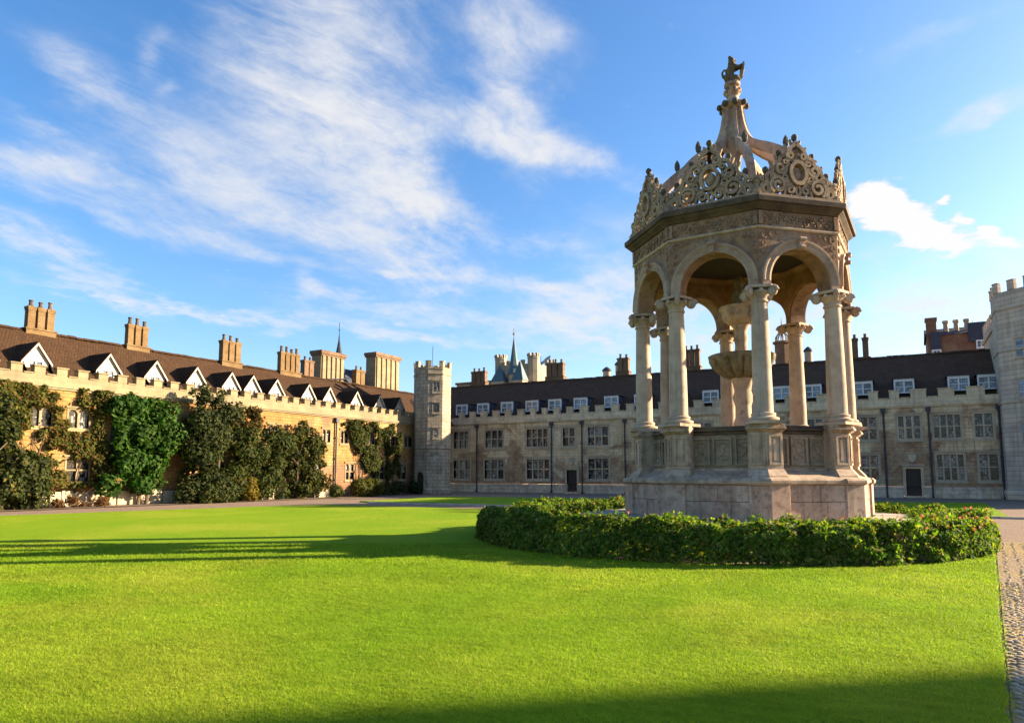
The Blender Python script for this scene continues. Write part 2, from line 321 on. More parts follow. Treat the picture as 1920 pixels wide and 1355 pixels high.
M['glass_blue'] = glassmat('painted_sky_glass', (0.06, 0.075, 0.10), (0.22, 0.27, 0.34), 0.45)  # the sky's reflection is painted in as a blue base colour

# grass and ground
def lawnmat():
    m, N = mat_new('mown_lawn')
    geo = N.n('ShaderNodeNewGeometry')
    p = geo.outputs['Position']
    n1 = N.noise(p, 0.45, 5, 0.6)
    n2 = N.noise(p, 16.0, 5, 0.7)
    n3 = N.noise(N.n('ShaderNodeMapping', {'Vector': p, 'Rotation': (0, 0, R(-29)), 'Scale': (2.2, 10, 1)}).outputs[0], 1.0, 6, 0.65)
    col = N.mix(N.ramp(n1, [(0.35, 0.0), (0.68, 1.0)]), (0.155, 0.265, 0.010, 1), (0.215, 0.300, 0.012, 1))
    col = N.mix(N.ramp(n3, [(0.40, 0.0), (0.66, 0.75)]), col, (0.260, 0.315, 0.020, 1))
    col = N.mix(N.ramp(n2, [(0.36, 0.6), (0.56, 0.0)]), col, (0.085, 0.165, 0.007, 1))
    worn = N.noise(p, 0.23, 5, 0.6, 0.5)
    col = N.mix(N.ramp(worn, [(0.40, 0.5), (0.56, 0.0)]), col, (0.12, 0.24, 0.006, 1))
    col = N.mix(N.ramp(worn, [(0.52, 0.0), (0.68, 0.5)]), col, (0.27, 0.30, 0.03, 1))
    h = N.math('ADD', N.math('MULTIPLY', n2, 0.7), N.noise(p, 60.0, 3, 0.7))
    return finish(m, N, col, 0.95, h, 0.9, 0.03, 0.05)
M['lawn'] = lawnmat()
def blademat():
    m, N = mat_new('grass_blades')
    geo = N.n('ShaderNodeNewGeometry')
    p = geo.outputs['Position']
    col = N.ramp(geo.outputs['Random Per Island'], [(0.0, (0.14, 0.265, 0.008)), (0.45, (0.215, 0.325, 0.010)), (0.8, (0.27, 0.35, 0.016)), (1.0, (0.36, 0.365, 0.06))])
    n3 = N.noise(N.n('ShaderNodeMapping', {'Vector': p, 'Rotation': (0, 0, R(-29)), 'Scale': (2.2, 10, 1)}).outputs[0], 1.0, 6, 0.65)
    n1 = N.noise(p, 0.6, 4, 0.6)
    worn = N.noise(p, 0.23, 5, 0.6, 0.5)
    col = N.mix(N.ramp(worn, [(0.40, 0.55), (0.56, 0.0)]), col, (0.14, 0.275, 0.007, 1))
    col = N.mix(N.ramp(worn, [(0.52, 0.0), (0.68, 0.55)]), col, (0.33, 0.35, 0.035, 1))
    v = N.n('ShaderNodeMapRange', {'Value': N.math('ADD', n3, n1), 'From Min': 0.75, 'From Max': 1.25, 'To Min': 0.66, 'To Max': 1.25}).outputs[0]
    col = N.mix(1.0, col, N.n('ShaderNodeCombineColor', {0: v, 1: v, 2: v}).outputs[0], 'MULTIPLY')
    return finish(m, N, col, 0.6, spec=0.15, trans=(0.5, col))
M['blade'] = blademat()
def gravelmat(name, c1, c2, c3, moss=None):
    m, N = mat_new(name)
    p = N.n('ShaderNodeNewGeometry').outputs['Position']
    vo = N.n('ShaderNodeTexVoronoi', {'Vector': p, 'Scale': 22.0})
    n = N.noise(p, 0.6, 6, 0.65)
    n2 = N.noise(p, 9.0, 5, 0.6)
    col = N.mix(N.ramp(n, [(0.35, 0.0), (0.65, 1.0)]), (*c1, 1), (*c2, 1))
    col = N.mix(N.ramp(n2, [(0.4, 0.0), (0.7, 0.7)]), col, (*c3, 1))
    col = N.mix(N.ramp(vo.outputs['Distance'], [(0.2, 0.0), (0.75, 0.6)]), col, (c1[0] * .4, c1[1] * .4, c1[2] * .4, 1))
    if moss:
        col = N.mix(N.ramp(N.noise(p, 0.9, 5, 0.6), [(0.42, 0.0), (0.6, 0.85)]), col, (*moss, 1))
    h = N.math('SUBTRACT', n2, vo.outputs['Distance'])
    return finish(m, N, col, 0.95, h, 0.6, 0.02, 0.1)
M['gravel'] = gravelmat('pinkish_gravel', (0.27, 0.19, 0.135), (0.32, 0.235, 0.17), (0.22, 0.155, 0.115))
M['flags'] = gravelmat('cobbled_path_bed', (0.30, 0.22, 0.14), (0.36, 0.27, 0.165), (0.25, 0.18, 0.115), (0.30, 0.215, 0.055))
M['earth'] = plain('bed_soil', (0.13, 0.09, 0.06), 0.95, nz=5)
M['cobble'] = stone('cobble_stone', (0.36, 0.28, 0.185), (0.27, 0.205, 0.13), (0.42, 0.34, 0.23), 14, 0.4, 0.006, vary=0.35)
M['kerb'] = stone('pale_kerb_stone', (0.50, 0.43, 0.34), (0.42, 0.35, 0.27), (0.36, 0.30, 0.23), 4, 0.4, 0.01, vary=0.15)
M['paving'] = stone('platform_paving', (0.36, 0.30, 0.235), (0.29, 0.24, 0.185), (0.40, 0.335, 0.265), 2, 0.4, 0.01, vary=0.15)

M['leaf_hedge'] = leafmat('rose_hedge_leaves', [(0.020, 0.052, 0.008), (0.050, 0.105, 0.012), (0.075, 0.130, 0.014), (0.11, 0.165, 0.018), (0.20, 0.225, 0.045), (0.17, 0.115, 0.04)], 0.40, (0.11, 0.13, 0.03))
M['blossom'] = leafmat('pink_blossoms', [(0.50, 0.14, 0.10), (0.62, 0.26, 0.17), (0.55, 0.30, 0.12), (0.40, 0.08, 0.07)], 0.3, (0.1, 0.06, 0.05))
M['leaf_green'] = leafmat('bright_green_leaves', [(0.0124, 0.0372, 0.0062), (0.0217, 0.0589, 0.0074), (0.0372, 0.0775, 0.0099), (0.0527, 0.0868, 0.0124)], 0.3, (0.08, 0.15, 0.03))
M['leaf_dark'] = leafmat('dark_evergreen_leaves', [(0.0099, 0.0174, 0.0056), (0.0174, 0.0279, 0.0074), (0.0310, 0.0403, 0.0099), (0.0527, 0.0496, 0.0155)], 0.2, (0.09, 0.12, 0.03))
M['leaf_olive'] = leafmat('olive_autumn_leaves', [(0.028, 0.040, 0.007), (0.048, 0.060, 0.010), (0.075, 0.075, 0.013), (0.10, 0.072, 0.013)], 0.3, (0.11, 0.11, 0.03))
M['leaf_mid'] = leafmat('mid_green_leaves', [(0.0174, 0.0310, 0.0074), (0.0310, 0.0484, 0.0099), (0.0465, 0.0558, 0.0124), (0.0682, 0.0589, 0.0186)], 0.3, (0.1, 0.12, 0.03))
M['leaf_gold'] = leafmat('yellowing_leaves', [(0.0744, 0.0682, 0.0093), (0.1178, 0.0930, 0.0124), (0.1488, 0.1054, 0.0124), (0.1240, 0.0620, 0.0124)], 0.3, (0.1, 0.1, 0.02))
M['leaf_rust'] = leafmat('rusty_creeper_leaves', [(0.0806, 0.0341, 0.0124), (0.1054, 0.0527, 0.0155), (0.0682, 0.0465, 0.0136), (0.1364, 0.0558, 0.0186)], 0.3, (0.1, 0.07, 0.03))

# ---------------------------------------------------------------- mesh helpers
WO = {}
class MB:
    def __init__(self):
        self.v = []; self.f = []
    def add(self, vs, fs):
        o = len(self.v)
        self.v += [tuple(p) for p in vs]
        self.f += [tuple(i + o for i in q) for q in fs]
        return self
    def hexa(self, p):
        return self.add(p, [(0, 3, 2, 1), (4, 5, 6, 7), (0, 1, 5, 4), (1, 2, 6, 5), (2, 3, 7, 6), (3, 0, 4, 7)])
    def box(self, x0, x1, y0, y1, z0, z1):
        return self.hexa([(x0, y0, z0), (x1, y0, z0), (x1, y1, z0), (x0, y1, z0), (x0, y0, z1), (x1, y0, z1), (x1, y1, z1), (x0, y1, z1)])
    def prism(self, poly, z0, z1, top=None):
        n = len(poly); t = top or poly
        vs = [(x, y, z0) for x, y in poly] + [(x, y, z1) for x, y in t]
        fs = [tuple(range(n - 1, -1, -1)), tuple(range(n, 2 * n))] + [(i, (i + 1) % n, n + (i + 1) % n, n + i) for i in range(n)]
        return self.add(vs, fs)
    def lathe(self, prof, n=24, phase=0.0, c=(0, 0), cap=True, rf=None):
        vs = []; fs = []
        for r, z in prof:
            for i in range(n):
                a = phase + 2 * PI * i / n
                q = r * (rf(i, z) if rf else 1)
                vs.append((c[0] + q * math.cos(a), c[1] + q * math.sin(a), z))
        for j in range(len(prof) - 1):
            for i in range(n):
                k = (i + 1) % n
                fs.append((j * n + i, j * n + k, (j + 1) * n + k, (j + 1) * n + i))
        if cap:
            fs.append(tuple(range(n - 1, -1, -1)))
            m = (len(prof) - 1) * n
            fs.append(tuple(range(m, m + n)))
        return self.add(vs, fs)
    def sphere(self, c, r, nu=10, nv=6):
        r = r if isinstance(r, (tuple, list)) else (r, r, r)
        vs = [(c[0], c[1], c[2] - r[2])]
        for j in range(1, nv):
            t = -PI / 2 + PI * j / nv
            for i in range(nu):
                a = 2 * PI * i / nu
                vs.append((c[0] + r[0] * math.cos(t) * math.cos(a), c[1] + r[1] * math.cos(t) * math.sin(a), c[2] + r[2] * math.sin(t)))
        vs.append((c[0], c[1], c[2] + r[2]))
        fs = [(0, 1 + (i + 1) % nu, 1 + i) for i in range(nu)]
        for j in range(nv - 2):
            for i in range(nu):
                k = (i + 1) % nu
                fs.append((1 + j * nu + i, 1 + j * nu + k, 1 + (j + 1) * nu + k, 1 + (j + 1) * nu + i))
        l = len(vs) - 1; b = 1 + (nv - 2) * nu
        fs += [(b + i, b + (i + 1) % nu, l) for i in range(nu)]
        return self.add(vs, fs)
    def tube(self, path, rad, n=6):
        P = [Vector(p) for p in path]
        rs = rad if isinstance(rad, (list, tuple)) else [rad] * len(P)
        ref = None; vs = []
        for i, p in enumerate(P):
            t = (P[min(i + 1, len(P) - 1)] - P[max(i - 1, 0)]).normalized()
            if ref is None:
                ref = Vector((0, 0, 1)) if abs(t.z) < 0.9 else Vector((1, 0, 0))
            u = (ref - t * ref.dot(t)).normalized(); w = t.cross(u); ref = u
            for k in range(n):
                a = 2 * PI * k / n
                vs.append(tuple(p + (u * math.cos(a) + w * math.sin(a)) * rs[i]))
        fs = [(i * n + k, i * n + (k + 1) % n, (i + 1) * n + (k + 1) % n, (i + 1) * n + k) for i in range(len(P) - 1) for k in range(n)]
        fs += [tuple(range(n - 1, -1, -1)), tuple(range((len(P) - 1) * n, len(P) * n))]
        return self.add(vs, fs)
    def strap(self, path, w, x0, x1, closed=False):
        """flat strap following a curve in the (y, z) plane, from depth x0 to x1"""
        n = len(path); L = []; Rr = []
        for i in range(n):
            a = path[(i - 1) % n] if closed else path[max(i - 1, 0)]
            b = path[(i + 1) % n] if closed else path[min(i + 1, n - 1)]
            d = Vector((b[0] - a[0], b[1] - a[1])).normalized()
            ww = w[i] if isinstance(w, (list, tuple)) else w
            L.append((path[i][0] - d.y * ww / 2, path[i][1] + d.x * ww / 2))
            Rr.append((path[i][0] + d.y * ww / 2, path[i][1] - d.x * ww / 2))
        vs = []
        for i in range(n):
            vs += [(x0, *L[i]), (x0, *Rr[i]), (x1, *Rr[i]), (x1, *L[i])]
        fs = []
        for i in range(n if closed else n - 1):
            j = (i + 1) % n
            for k in range(4):
                fs.append((i * 4 + k, i * 4 + (k + 1) % 4, j * 4 + (k + 1) % 4, j * 4 + k))
        if not closed:
            fs += [(0, 3, 2, 1), tuple(4 * (n - 1) + k for k in range(4))]
        return self.add(vs, fs)
    def mesh(self, name, mat, smooth=False):
        me = bpy.data.meshes.new(name)
        me.from_pydata(self.v, [], self.f)
        me.materials.append(mat)
        if smooth:
            me.polygons.foreach_set('use_smooth', [True] * len(me.polygons))
            me.set_sharp_from_angle(angle=R(35))
        me.update()
        return me
    def build(self, name, mat, parent=None, smooth=False, local=False, origin=None, rotz=0.0, bevel=0.0):
        A = np.array(self.v)
        base = Vector((0, 0, 0))
        if not local:
            base = Vector(origin) if origin else Vector(((A[:, 0].min() + A[:, 0].max()) / 2, (A[:, 1].min() + A[:, 1].max()) / 2, A[:, 2].min()))
            self.v = [tuple(q) for q in (A - np.array(base))]
        me = self.mesh(name, mat, smooth)
        o = bpy.data.objects.new(name, me)
        C.objects.link(o)
        if local:
            WO[o.name] = WO[parent.name] if parent else base
            o.rotation_euler.z = rotz
        else:
            WO[o.name] = base
            o.location = base - (WO[parent.name] if parent else Vector((0, 0, 0)))
        if parent: o.parent = parent
        if bevel:
            b = o.modifiers.new('edge_wear', 'BEVEL'); b.width = bevel; b.segments = 2; b.limit_method = 'ANGLE'; b.angle_limit = R(40)
        return o

def tag(o, label=None, cat=None, group=None, kind=None):
    if label: o['label'] = label
    if cat: o['category'] = cat
    if group: o['group'] = group
    if kind: o['kind'] = kind
    return o
def thing(name, loc, label, cat, group=None, rotz=0):
    o = bpy.data.objects.new(name, None)
    o.empty_display_size = 0.3
    C.objects.link(o)
    o.location = loc; o.rotation_euler.z = rotz
    WO[o.name] = Vector(loc)
    return tag(o, label, cat, group)
def piece(name, me, parent, world):
    """another part that shares the mesh of its like, its mesh origin set down at a world point"""
    o = bpy.data.objects.new(name, me)
    C.objects.link(o)
    o.parent = parent
    o.location = Vector(world) - WO[parent.name]
    WO[o.name] = Vector(world)
    return o
def dup(o, parent, rotz=None, deep=True):
    c = o.copy(); C.objects.link(c); c.parent = parent
    if rotz is not None: c.rotation_euler.z = rotz
    WO[c.name] = WO[o.name]
    if deep:
        for ch in list(o.children): dup(ch, c)
    return c
def fast_mesh(name, V, F, mat):
    me = bpy.data.meshes.new(name)
    V = np.asarray(V, np.float32); F = np.asarray(F, np.int32); k = F.shape[1]
    me.vertices.add(len(V)); me.vertices.foreach_set('co', V.ravel())
    me.loops.add(F.size); me.loops.foreach_set('vertex_index', F.ravel())
    me.polygons.add(len(F)); me.polygons.foreach_set('loop_start', np.arange(0, F.size, k, dtype=np.int32))
    me.materials.append(mat)
    me.update(calc_edges=True)
    return me

# ---------------------------------------------------------------- ground
def sheet(name, poly, z, mat, kind='structure', div=None):
    mb = MB(); mb.add([(x, y, z) for x, y in poly], [tuple(range(len(poly)))])
    o = mb.build(name, mat, local=True)
    return tag(o, kind=kind)
sheet('ground', [(-700, -700), (700, -700), (700, 900), (-700, 900)], -0.02, M['gravel'])
# lawns stand a hand's breadth proud of the gravel, with their own cut edge
def lawn(name, poly, h):
    mb = MB(); mb.prism(poly, -0.02, h)
    return tag(mb.build(name, M['lawn'], local=True), kind='structure')
er = random.Random(77)
edge_pts = [(.53 + .0885 * (y - 5.9) + er.uniform(-.022, .022), y) for y in np.arange(2.0, 28.0, .35)]
lawn('lawn', [(-2.6, -30), *edge_pts, (2.5, 28.9), (-27.4, 29.4), (-29.3, 26.0), (-31.9, 14.0), (-35.0, -30)], 0.03)
lawn('far_lawn', [(3.5, 33.2), (4.0, 48.6), (-18.2, 45.6), (-29.6, 44.0), (-29.2, 33.6)], 0.06)
sheet('path', [(-1.6, -20), (6.5, -20), (6.5, 21.5), (1.95, 21.5), (0.56, 5.9)], -0.008, M['flags'])

# ---------------------------------------------------------------- facade tools
def wall_sheet(mb, T, u0, u1, z0, z1, holes, depth):
    """wall face at d=0 pierced by holes, with reveals of the given depth"""
    us = sorted({u0, u1, *[h[0] for h in holes], *[h[1] for h in holes]})
    zs = sorted({z0, z1, *[h[2] for h in holes], *[h[3] for h in holes]})
    us = [u for u in us if u0 <= u <= u1]; zs = [z for z in zs if z0 <= z <= z1]
    for i in range(len(us) - 1):
        for j in range(len(zs) - 1):
            a, b, c, d = us[i], us[i + 1], zs[j], zs[j + 1]
            mu, mz = (a + b) / 2, (c + d) / 2
            if any(h[0] < mu < h[1] and h[2] < mz < h[3] for h in holes): continue
            mb.add([T(a, 0, c), T(b, 0, c), T(b, 0, d), T(a, 0, d)], [(0, 1, 2, 3)])
    for a, b, c, d in [h[:4] for h in holes]:
        for p in ([(a, c), (b, c)], [(b, c), (b, d)], [(b, d), (a, d)], [(a, d), (a, c)]):
            (ua, za), (ub, zb) = p
            mb.add([T(ua, 0, za), T(ub, 0, zb), T(ub, -depth, zb), T(ua, -depth, za)], [(0, 1, 2, 3)])
def tbox(mb, T, u0, u1, d0, d1, z0, z1):
    return mb.hexa([T(u0, d0, z0), T(u1, d0, z0), T(u1, d1, z0), T(u0, d1, z0), T(u0, d0, z1), T(u1, d0, z1), T(u1, d1, z1), T(u0, d1, z1)])
def window(T, parent, u0, u1, z0, z1, nl, nr, mat, glass, depth=0.16, arched=False, bar=0.10, hood=True, surround=0.16):
    mb = MB()
    s = surround
    for (a, b, c, d) in ((u0 - s, u0, z0 - s, z1 + s), (u1, u1 + s, z0 - s, z1 + s), (u0, u1, z1, z1 + s), (u0, u1, z0 - s, z0)):
        tbox(mb, T, a, b, -depth, 0.025, c, d)
    if hood: tbox(mb, T, u0 - s - .08, u1 + s + .08, -0.05, 0.09, z1 + s + .004, z1 + s + .09)
    tbox(mb, T, u0 - s - .05, u1 + s + .05, -0.05, 0.07, z0 - s - .10, z0 - s - .004)
    w = (u1 - u0 - bar * (nl - 1)) / nl
    hgt = (z1 - z0 - bar * .8 * (nr - 1)) / nr
    for i in range(1, nl):
        a = u0 + i * w + (i - 1) * bar
        tbox(mb, T, a, a + bar, -depth, -0.03, z0, z1)
    for j in range(1, nr):
        a = z0 + j * hgt + (j - 1) * bar * .8
        for i in range(nl):
            b = u0 + i * (w + bar)
            tbox(mb, T, b + .002, b + w - .002, -depth, -0.035, a, a + bar * .8)
    if arched:
        for i in range(nl):
            b = u0 + i * (w + bar) + .002; ww = w - .004; r = ww / 2; zc = z1 - r
            arc = [(b + r - r * math.cos(PI * k / 8), zc + r * .98 * math.sin(PI * k / 8)) for k in range(9)]
            for k in range(8):
                (xa, za), (xb, zb) = arc[k], arc[k + 1]
                mb.hexa([T(xa, -depth, za), T(xb, -depth, zb), T(xb, -.04, zb), T(xa, -.04, za), T(xa, -depth, z1), T(xb, -depth, z1), T(xb, -.04, z1), T(xa, -.04, z1)])
    f = mb.build('window', mat, parent)
    for i in range(nl):
        for j in range(nr):
            a = u0 + i * (w + bar) + .003; c = z0 + j * (hgt + bar * .8) + .003
            p = MB(); tbox(p, T, a, a + w - .006, -depth + .005, -depth + .03, c, c + hgt - .006)
            p.build('pane', glass, f)
    return f
def drainpipe(T, parent, u, z1, z0=0.05):
    mb = MB()
    mb.tube([T(u, .12, z0), T(u, .12, z1 - .35)], .065, 8)
    tbox(mb, T, u - .16, u + .16, .02, .26, z1 - .38, z1 - .05)
    for z in np.arange(z0 + 1.2, z1 - .5, 1.6): tbox(mb, T, u - .10, u + .10, .01, .20, z, z + .07)
    tbox(mb, T, u - .07, u + .07, .06, .30, z0 - .04, z0 + .10)
    return mb.build('drainpipe', M['lead'], parent)
def parapet(T, parent, u0, u1, zb, zs, zm, mw, sp, mat, depth=0.35, first=0.0):
    mb = MB()
    tbox(mb, T, u0, u1, -depth, .06, zb + .16, zs)                   # band
    tbox(mb, T, u0, u1, -.1, .16, zb, zb + .155)                      # string moulding
    tbox(mb, T, u0, u1, -.1, .10, zb - .10, zb - .003)
    mb.build('parapet', mat, parent)
    mer = MB()
    tbox(mer, lambda u, d, z: T(u + 0, d, z), -mw / 2, mw / 2, -depth + .02, .055, 0, zm - zs - .07)
    tbox(mer, T, -mw / 2 - .05, mw / 2 + .05, -depth - .03, .11, zm - zs - .067, zm - zs)
    o0 = T(0, 0, 0)
    mer.v = [(x - o0[0], y - o0[1], z) for x, y, z in mer.v]
    me = mer.mesh('merlon', mat)
    cop = MB(); gap = sp - mw
    tbox(cop, T, -gap / 2 + .06, gap / 2 - .06, -depth - .03, .11, 0, .06)
    cop.v = [(x - o0[0], y - o0[1], z) for x, y, z in cop.v]
    mc = cop.mesh('coping_stone', mat)
    u = u0 + mw / 2 + first
    while u < u1 - mw / 2 + .01:
        x, y, z = T(u, 0, zs + .004)
        piece('merlon', me, parent, (x, y, z + rnd.uniform(-.01, .01)))
        if u + sp < u1:
            x, y, z = T(u + sp / 2, 0, zs + .004); piece('coping_stone', mc, parent, (x, y, z))
        u += sp
def roof_slope(T, parent, u0, u1, d0, z0, d1, z1, mat, nu=60, seed=3, back=True, name='roof', hip0=0, hip1=0):
    """pitched roof, its courses sagging slightly with age, with a ridge"""
    vs = []; fs = []; nv = 7
    for j in range(nv + 1):
        t = j / nv
        for i in range(nu + 1):
            u = u0 + (u1 - u0) * i / nu
            sag = (noise.noise(Vector((u * .35, t * 3, seed))) * .08 + noise.noise(Vector((u * 1.2, t * 6, seed + 5))) * .03) * (1 if j else .3)
            vs.append(T(u, d0 + (d1 - d0) * t, z0 + (z1 - z0) * t + sag))
    for j in range(nv):
        for i in range(nu):
            a = j * (nu + 1) + i
            fs.append((a, a + 1, a + nu + 2, a + nu + 1))
    mb = MB(); mb.add(vs, fs)
    if back:
        o = len(mb.v)
        mb.add([T(u0, d1, z1), T(u1, d1, z1), T(u1, 2 * d1 - d0, z0), T(u0, 2 * d1 - d0, z0)], [(0, 1, 2, 3)])
        mb.add([T(u0, d0, z0), T(u0, d1, z1), T(u0, 2 * d1 - d0, z0)], [(0, 1, 2)])
        mb.add([T(u1, d0, z0), T(u1, d1, z1), T(u1, 2 * d1 - d0, z0)], [(0, 1, 2)])
    return mb.build(name, mat, parent)
def ridge_tiles(T, roof, u0, u1, d, z, mat, step=.45):
    mb = MB()
    o0 = T(0, d, 0)
    for k in range(5):
        a0, a1 = PI * k / 5, PI * (k + 1) / 5
        r = .14
        mb.add([T(-step * .49, d + r * math.cos(a0), r * math.sin(a0)), T(step * .49, d + r * math.cos(a0), r * math.sin(a0)),
                T(step * .49, d + r * math.cos(a1), r * math.sin(a1)), T(-step * .49, d + r * math.cos(a1), r * math.sin(a1))], [(0, 1, 2, 3)])
    mb.v = [(x - o0[0], y - o0[1], zz) for x, y, zz in mb.v]
    me = mb.mesh('ridge_tile', mat)
    for u in np.arange(u0 + step / 2, u1, step):
        x, y, zz = T(u, d, z + rnd.uniform(-.02, .03)); piece('ridge_tile', me, roof, (x, y, zz))
def shaft(mb, cx, cy, w, z0, z1, rot=0.0):
    a = [(cx + w / 2 * 1.414 * math.cos(rot + PI / 4 + k * PI / 2), cy + w / 2 * 1.414 * math.sin(rot + PI / 4 + k * PI / 2)) for k in range(4)]
    return mb.prism(a, z0, z1)
def chimney(parent, x, y, z0, zb, z1, n, axis, mat, w=.52, gap=.08, pots=True, potm='pot', rot=0.0):
    """stack: base block, a row of shafts with caps, a pot on each; returned as one part with sub-parts"""
    L = n * w + (n - 1) * gap
    mb = MB()
    dx, dy = (L / 2 + .08, w / 2 + .08) if axis == 'x' else (w / 2 + .08, L / 2 + .08)
    mb.box(x - dx, x + dx, y - dy, y + dy, z0, zb)
    mb.box(x - dx - .05, x + dx + .05, y - dy - .05, y + dy + .05, zb + .003, zb + .09)
    st = mb.build('chimney', mat, parent)
    for i in range(n):
        q = -L / 2 + w / 2 + i * (w + gap)
        cx, cy = (x + q, y) if axis == 'x' else (x, y + q)
        s = MB()
        shaft(s, cx, cy, w * .92, zb + .093, z1 - .22, rot)
        shaft(s, cx, cy, w * 1.03, z1 - .217, z1 - .12, rot)
        shaft(s, cx, cy, w * 1.12, z1 - .117, z1, rot)
        s.build('flue', mat, st)
        if pots:
            h = rnd.uniform(.34, .5)
            p = MB(); p.lathe([(.15, z1 + .003), (.17, z1 + .05), (.12, z1 + .08), (.105, z1 + h - .08), (.14, z1 + h - .05), (.13, z1 + h), (.09, z1 + h)], 8, c=(cx, cy))
            p.build('chimney_pot', M[potm], st, smooth=True)
    return st
def door(T, parent, u0, u1, z0, z1, arched=False):
    mb = MB()
    for a, b, c, d in ((u0 - .18, u0, z0, z1 + .18), (u1, u1 + .18, z0, z1 + .18), (u0, u1, z1, z1 + .18)): tbox(mb, T, a, b, -.2, .04, c, d)
    tbox(mb, T, u0 - .26, u1 + .26, -.05, .12, z1 + .184, z1 + .30)
    tbox(mb, T, u0 - .1, u1 + .1, -.2, .30, z0 - .14, z0 - .003)
    fr = mb.build('door_frame', M['mullion'], parent)
    p = MB(); tbox(p, T, u0 + .004, u1 - .004, -.26, -.20, z0, z1 - .004)
    n = 5; w = (u1 - u0 - .02) / n
    for i in range(n): tbox(p, T, u0 + .01 + i * w + .012, u0 + .01 + (i + 1) * w - .012, -.198, -.18, z0 + .03, z1 - .03)
    tbox(p, T, u0 + .05, u1 - .05, -.178, -.165, z0 + .35, z0 + .43); tbox(p, T, u0 + .05, u1 - .05, -.178, -.165, z1 - .5, z1 - .42)
    p.build('door', M['door'], parent)

# ---------------------------------------------------------------- sunlit range along the left of the court
XW = -38.0
TL = lambda u, d, z: (XW + d, u, z)
west = thing('courtyard_range', (XW, 30, 0), 'sunlit ochre stone college range with white gabled dormers and a brown tile roof', 'building')
wins_up = [(16.4, 17.5), (19.0, 20.05), (20.9, 21.95), (24.4, 25.5), (27.6, 28.7), (31.0, 32.1), (34.2, 35.3), (36.8, 37.9), (39.4, 40.2), (41.35, 42.15), (44.2, 45.3), (46.9, 48.0), (49.4, 50.4), (12.6, 13.7), (9.0, 10.1)]
wins_lo = [(16.4, 17.5), (20.95, 22.1), (24.6, 25.7), (29.6, 30.7), (33.8, 34.9), (38.4, 39.3), (42.0, 42.9), (45.6, 46.6), (48.6, 49.6), (12.6, 13.7), (9.0, 10.1)]
holes = [(a, b, 4.1, 5.05) for a, b in wins_up] + [(a, b, 1.3, 2.5) for a, b in wins_lo]
mb = MB(); wall_sheet(mb, TL, -6, 52.6, 0.0, 6.2, holes, .3)
mb.add([TL(-6, 0, 0), TL(-6, -10, 0), TL(-6, -10, 6.6), TL(-6, 0, 6.6)], [(0, 1, 2, 3)])
mb.build('wall', M['ochre'], west)
for a, b in wins_up: window(TL, west, a, b, 4.1, 5.05, 2, 1, M['mullion_lit'], M['glass'], arched=True, bar=.09, surround=.09, hood=True)
for a, b in wins_lo: window(TL, west, a, b, 1.3, 2.5, 2, 2, M['mullion_lit'], M['glass'], arched=True, bar=.09, surround=.09, hood=True)
parapet(TL, west, -6, 51.4, 6.12, 6.72, 7.18, .52, 1.08, M['cream'], first=.24)
wroof = roof_slope(TL, west, -6, 58, -.45, 6.45, -5.0, 9.75, M['roof_brown'], nu=110)
ridge_tiles(TL, wroof, 8, 57.5, -5.0, 9.74, M['roof_brown'])
drainpipe(TL, west, 40.75, 6.05)
drainpipe(TL, west, 23.2, 6.05); drainpipe(TL, west, 33.0, 6.05)
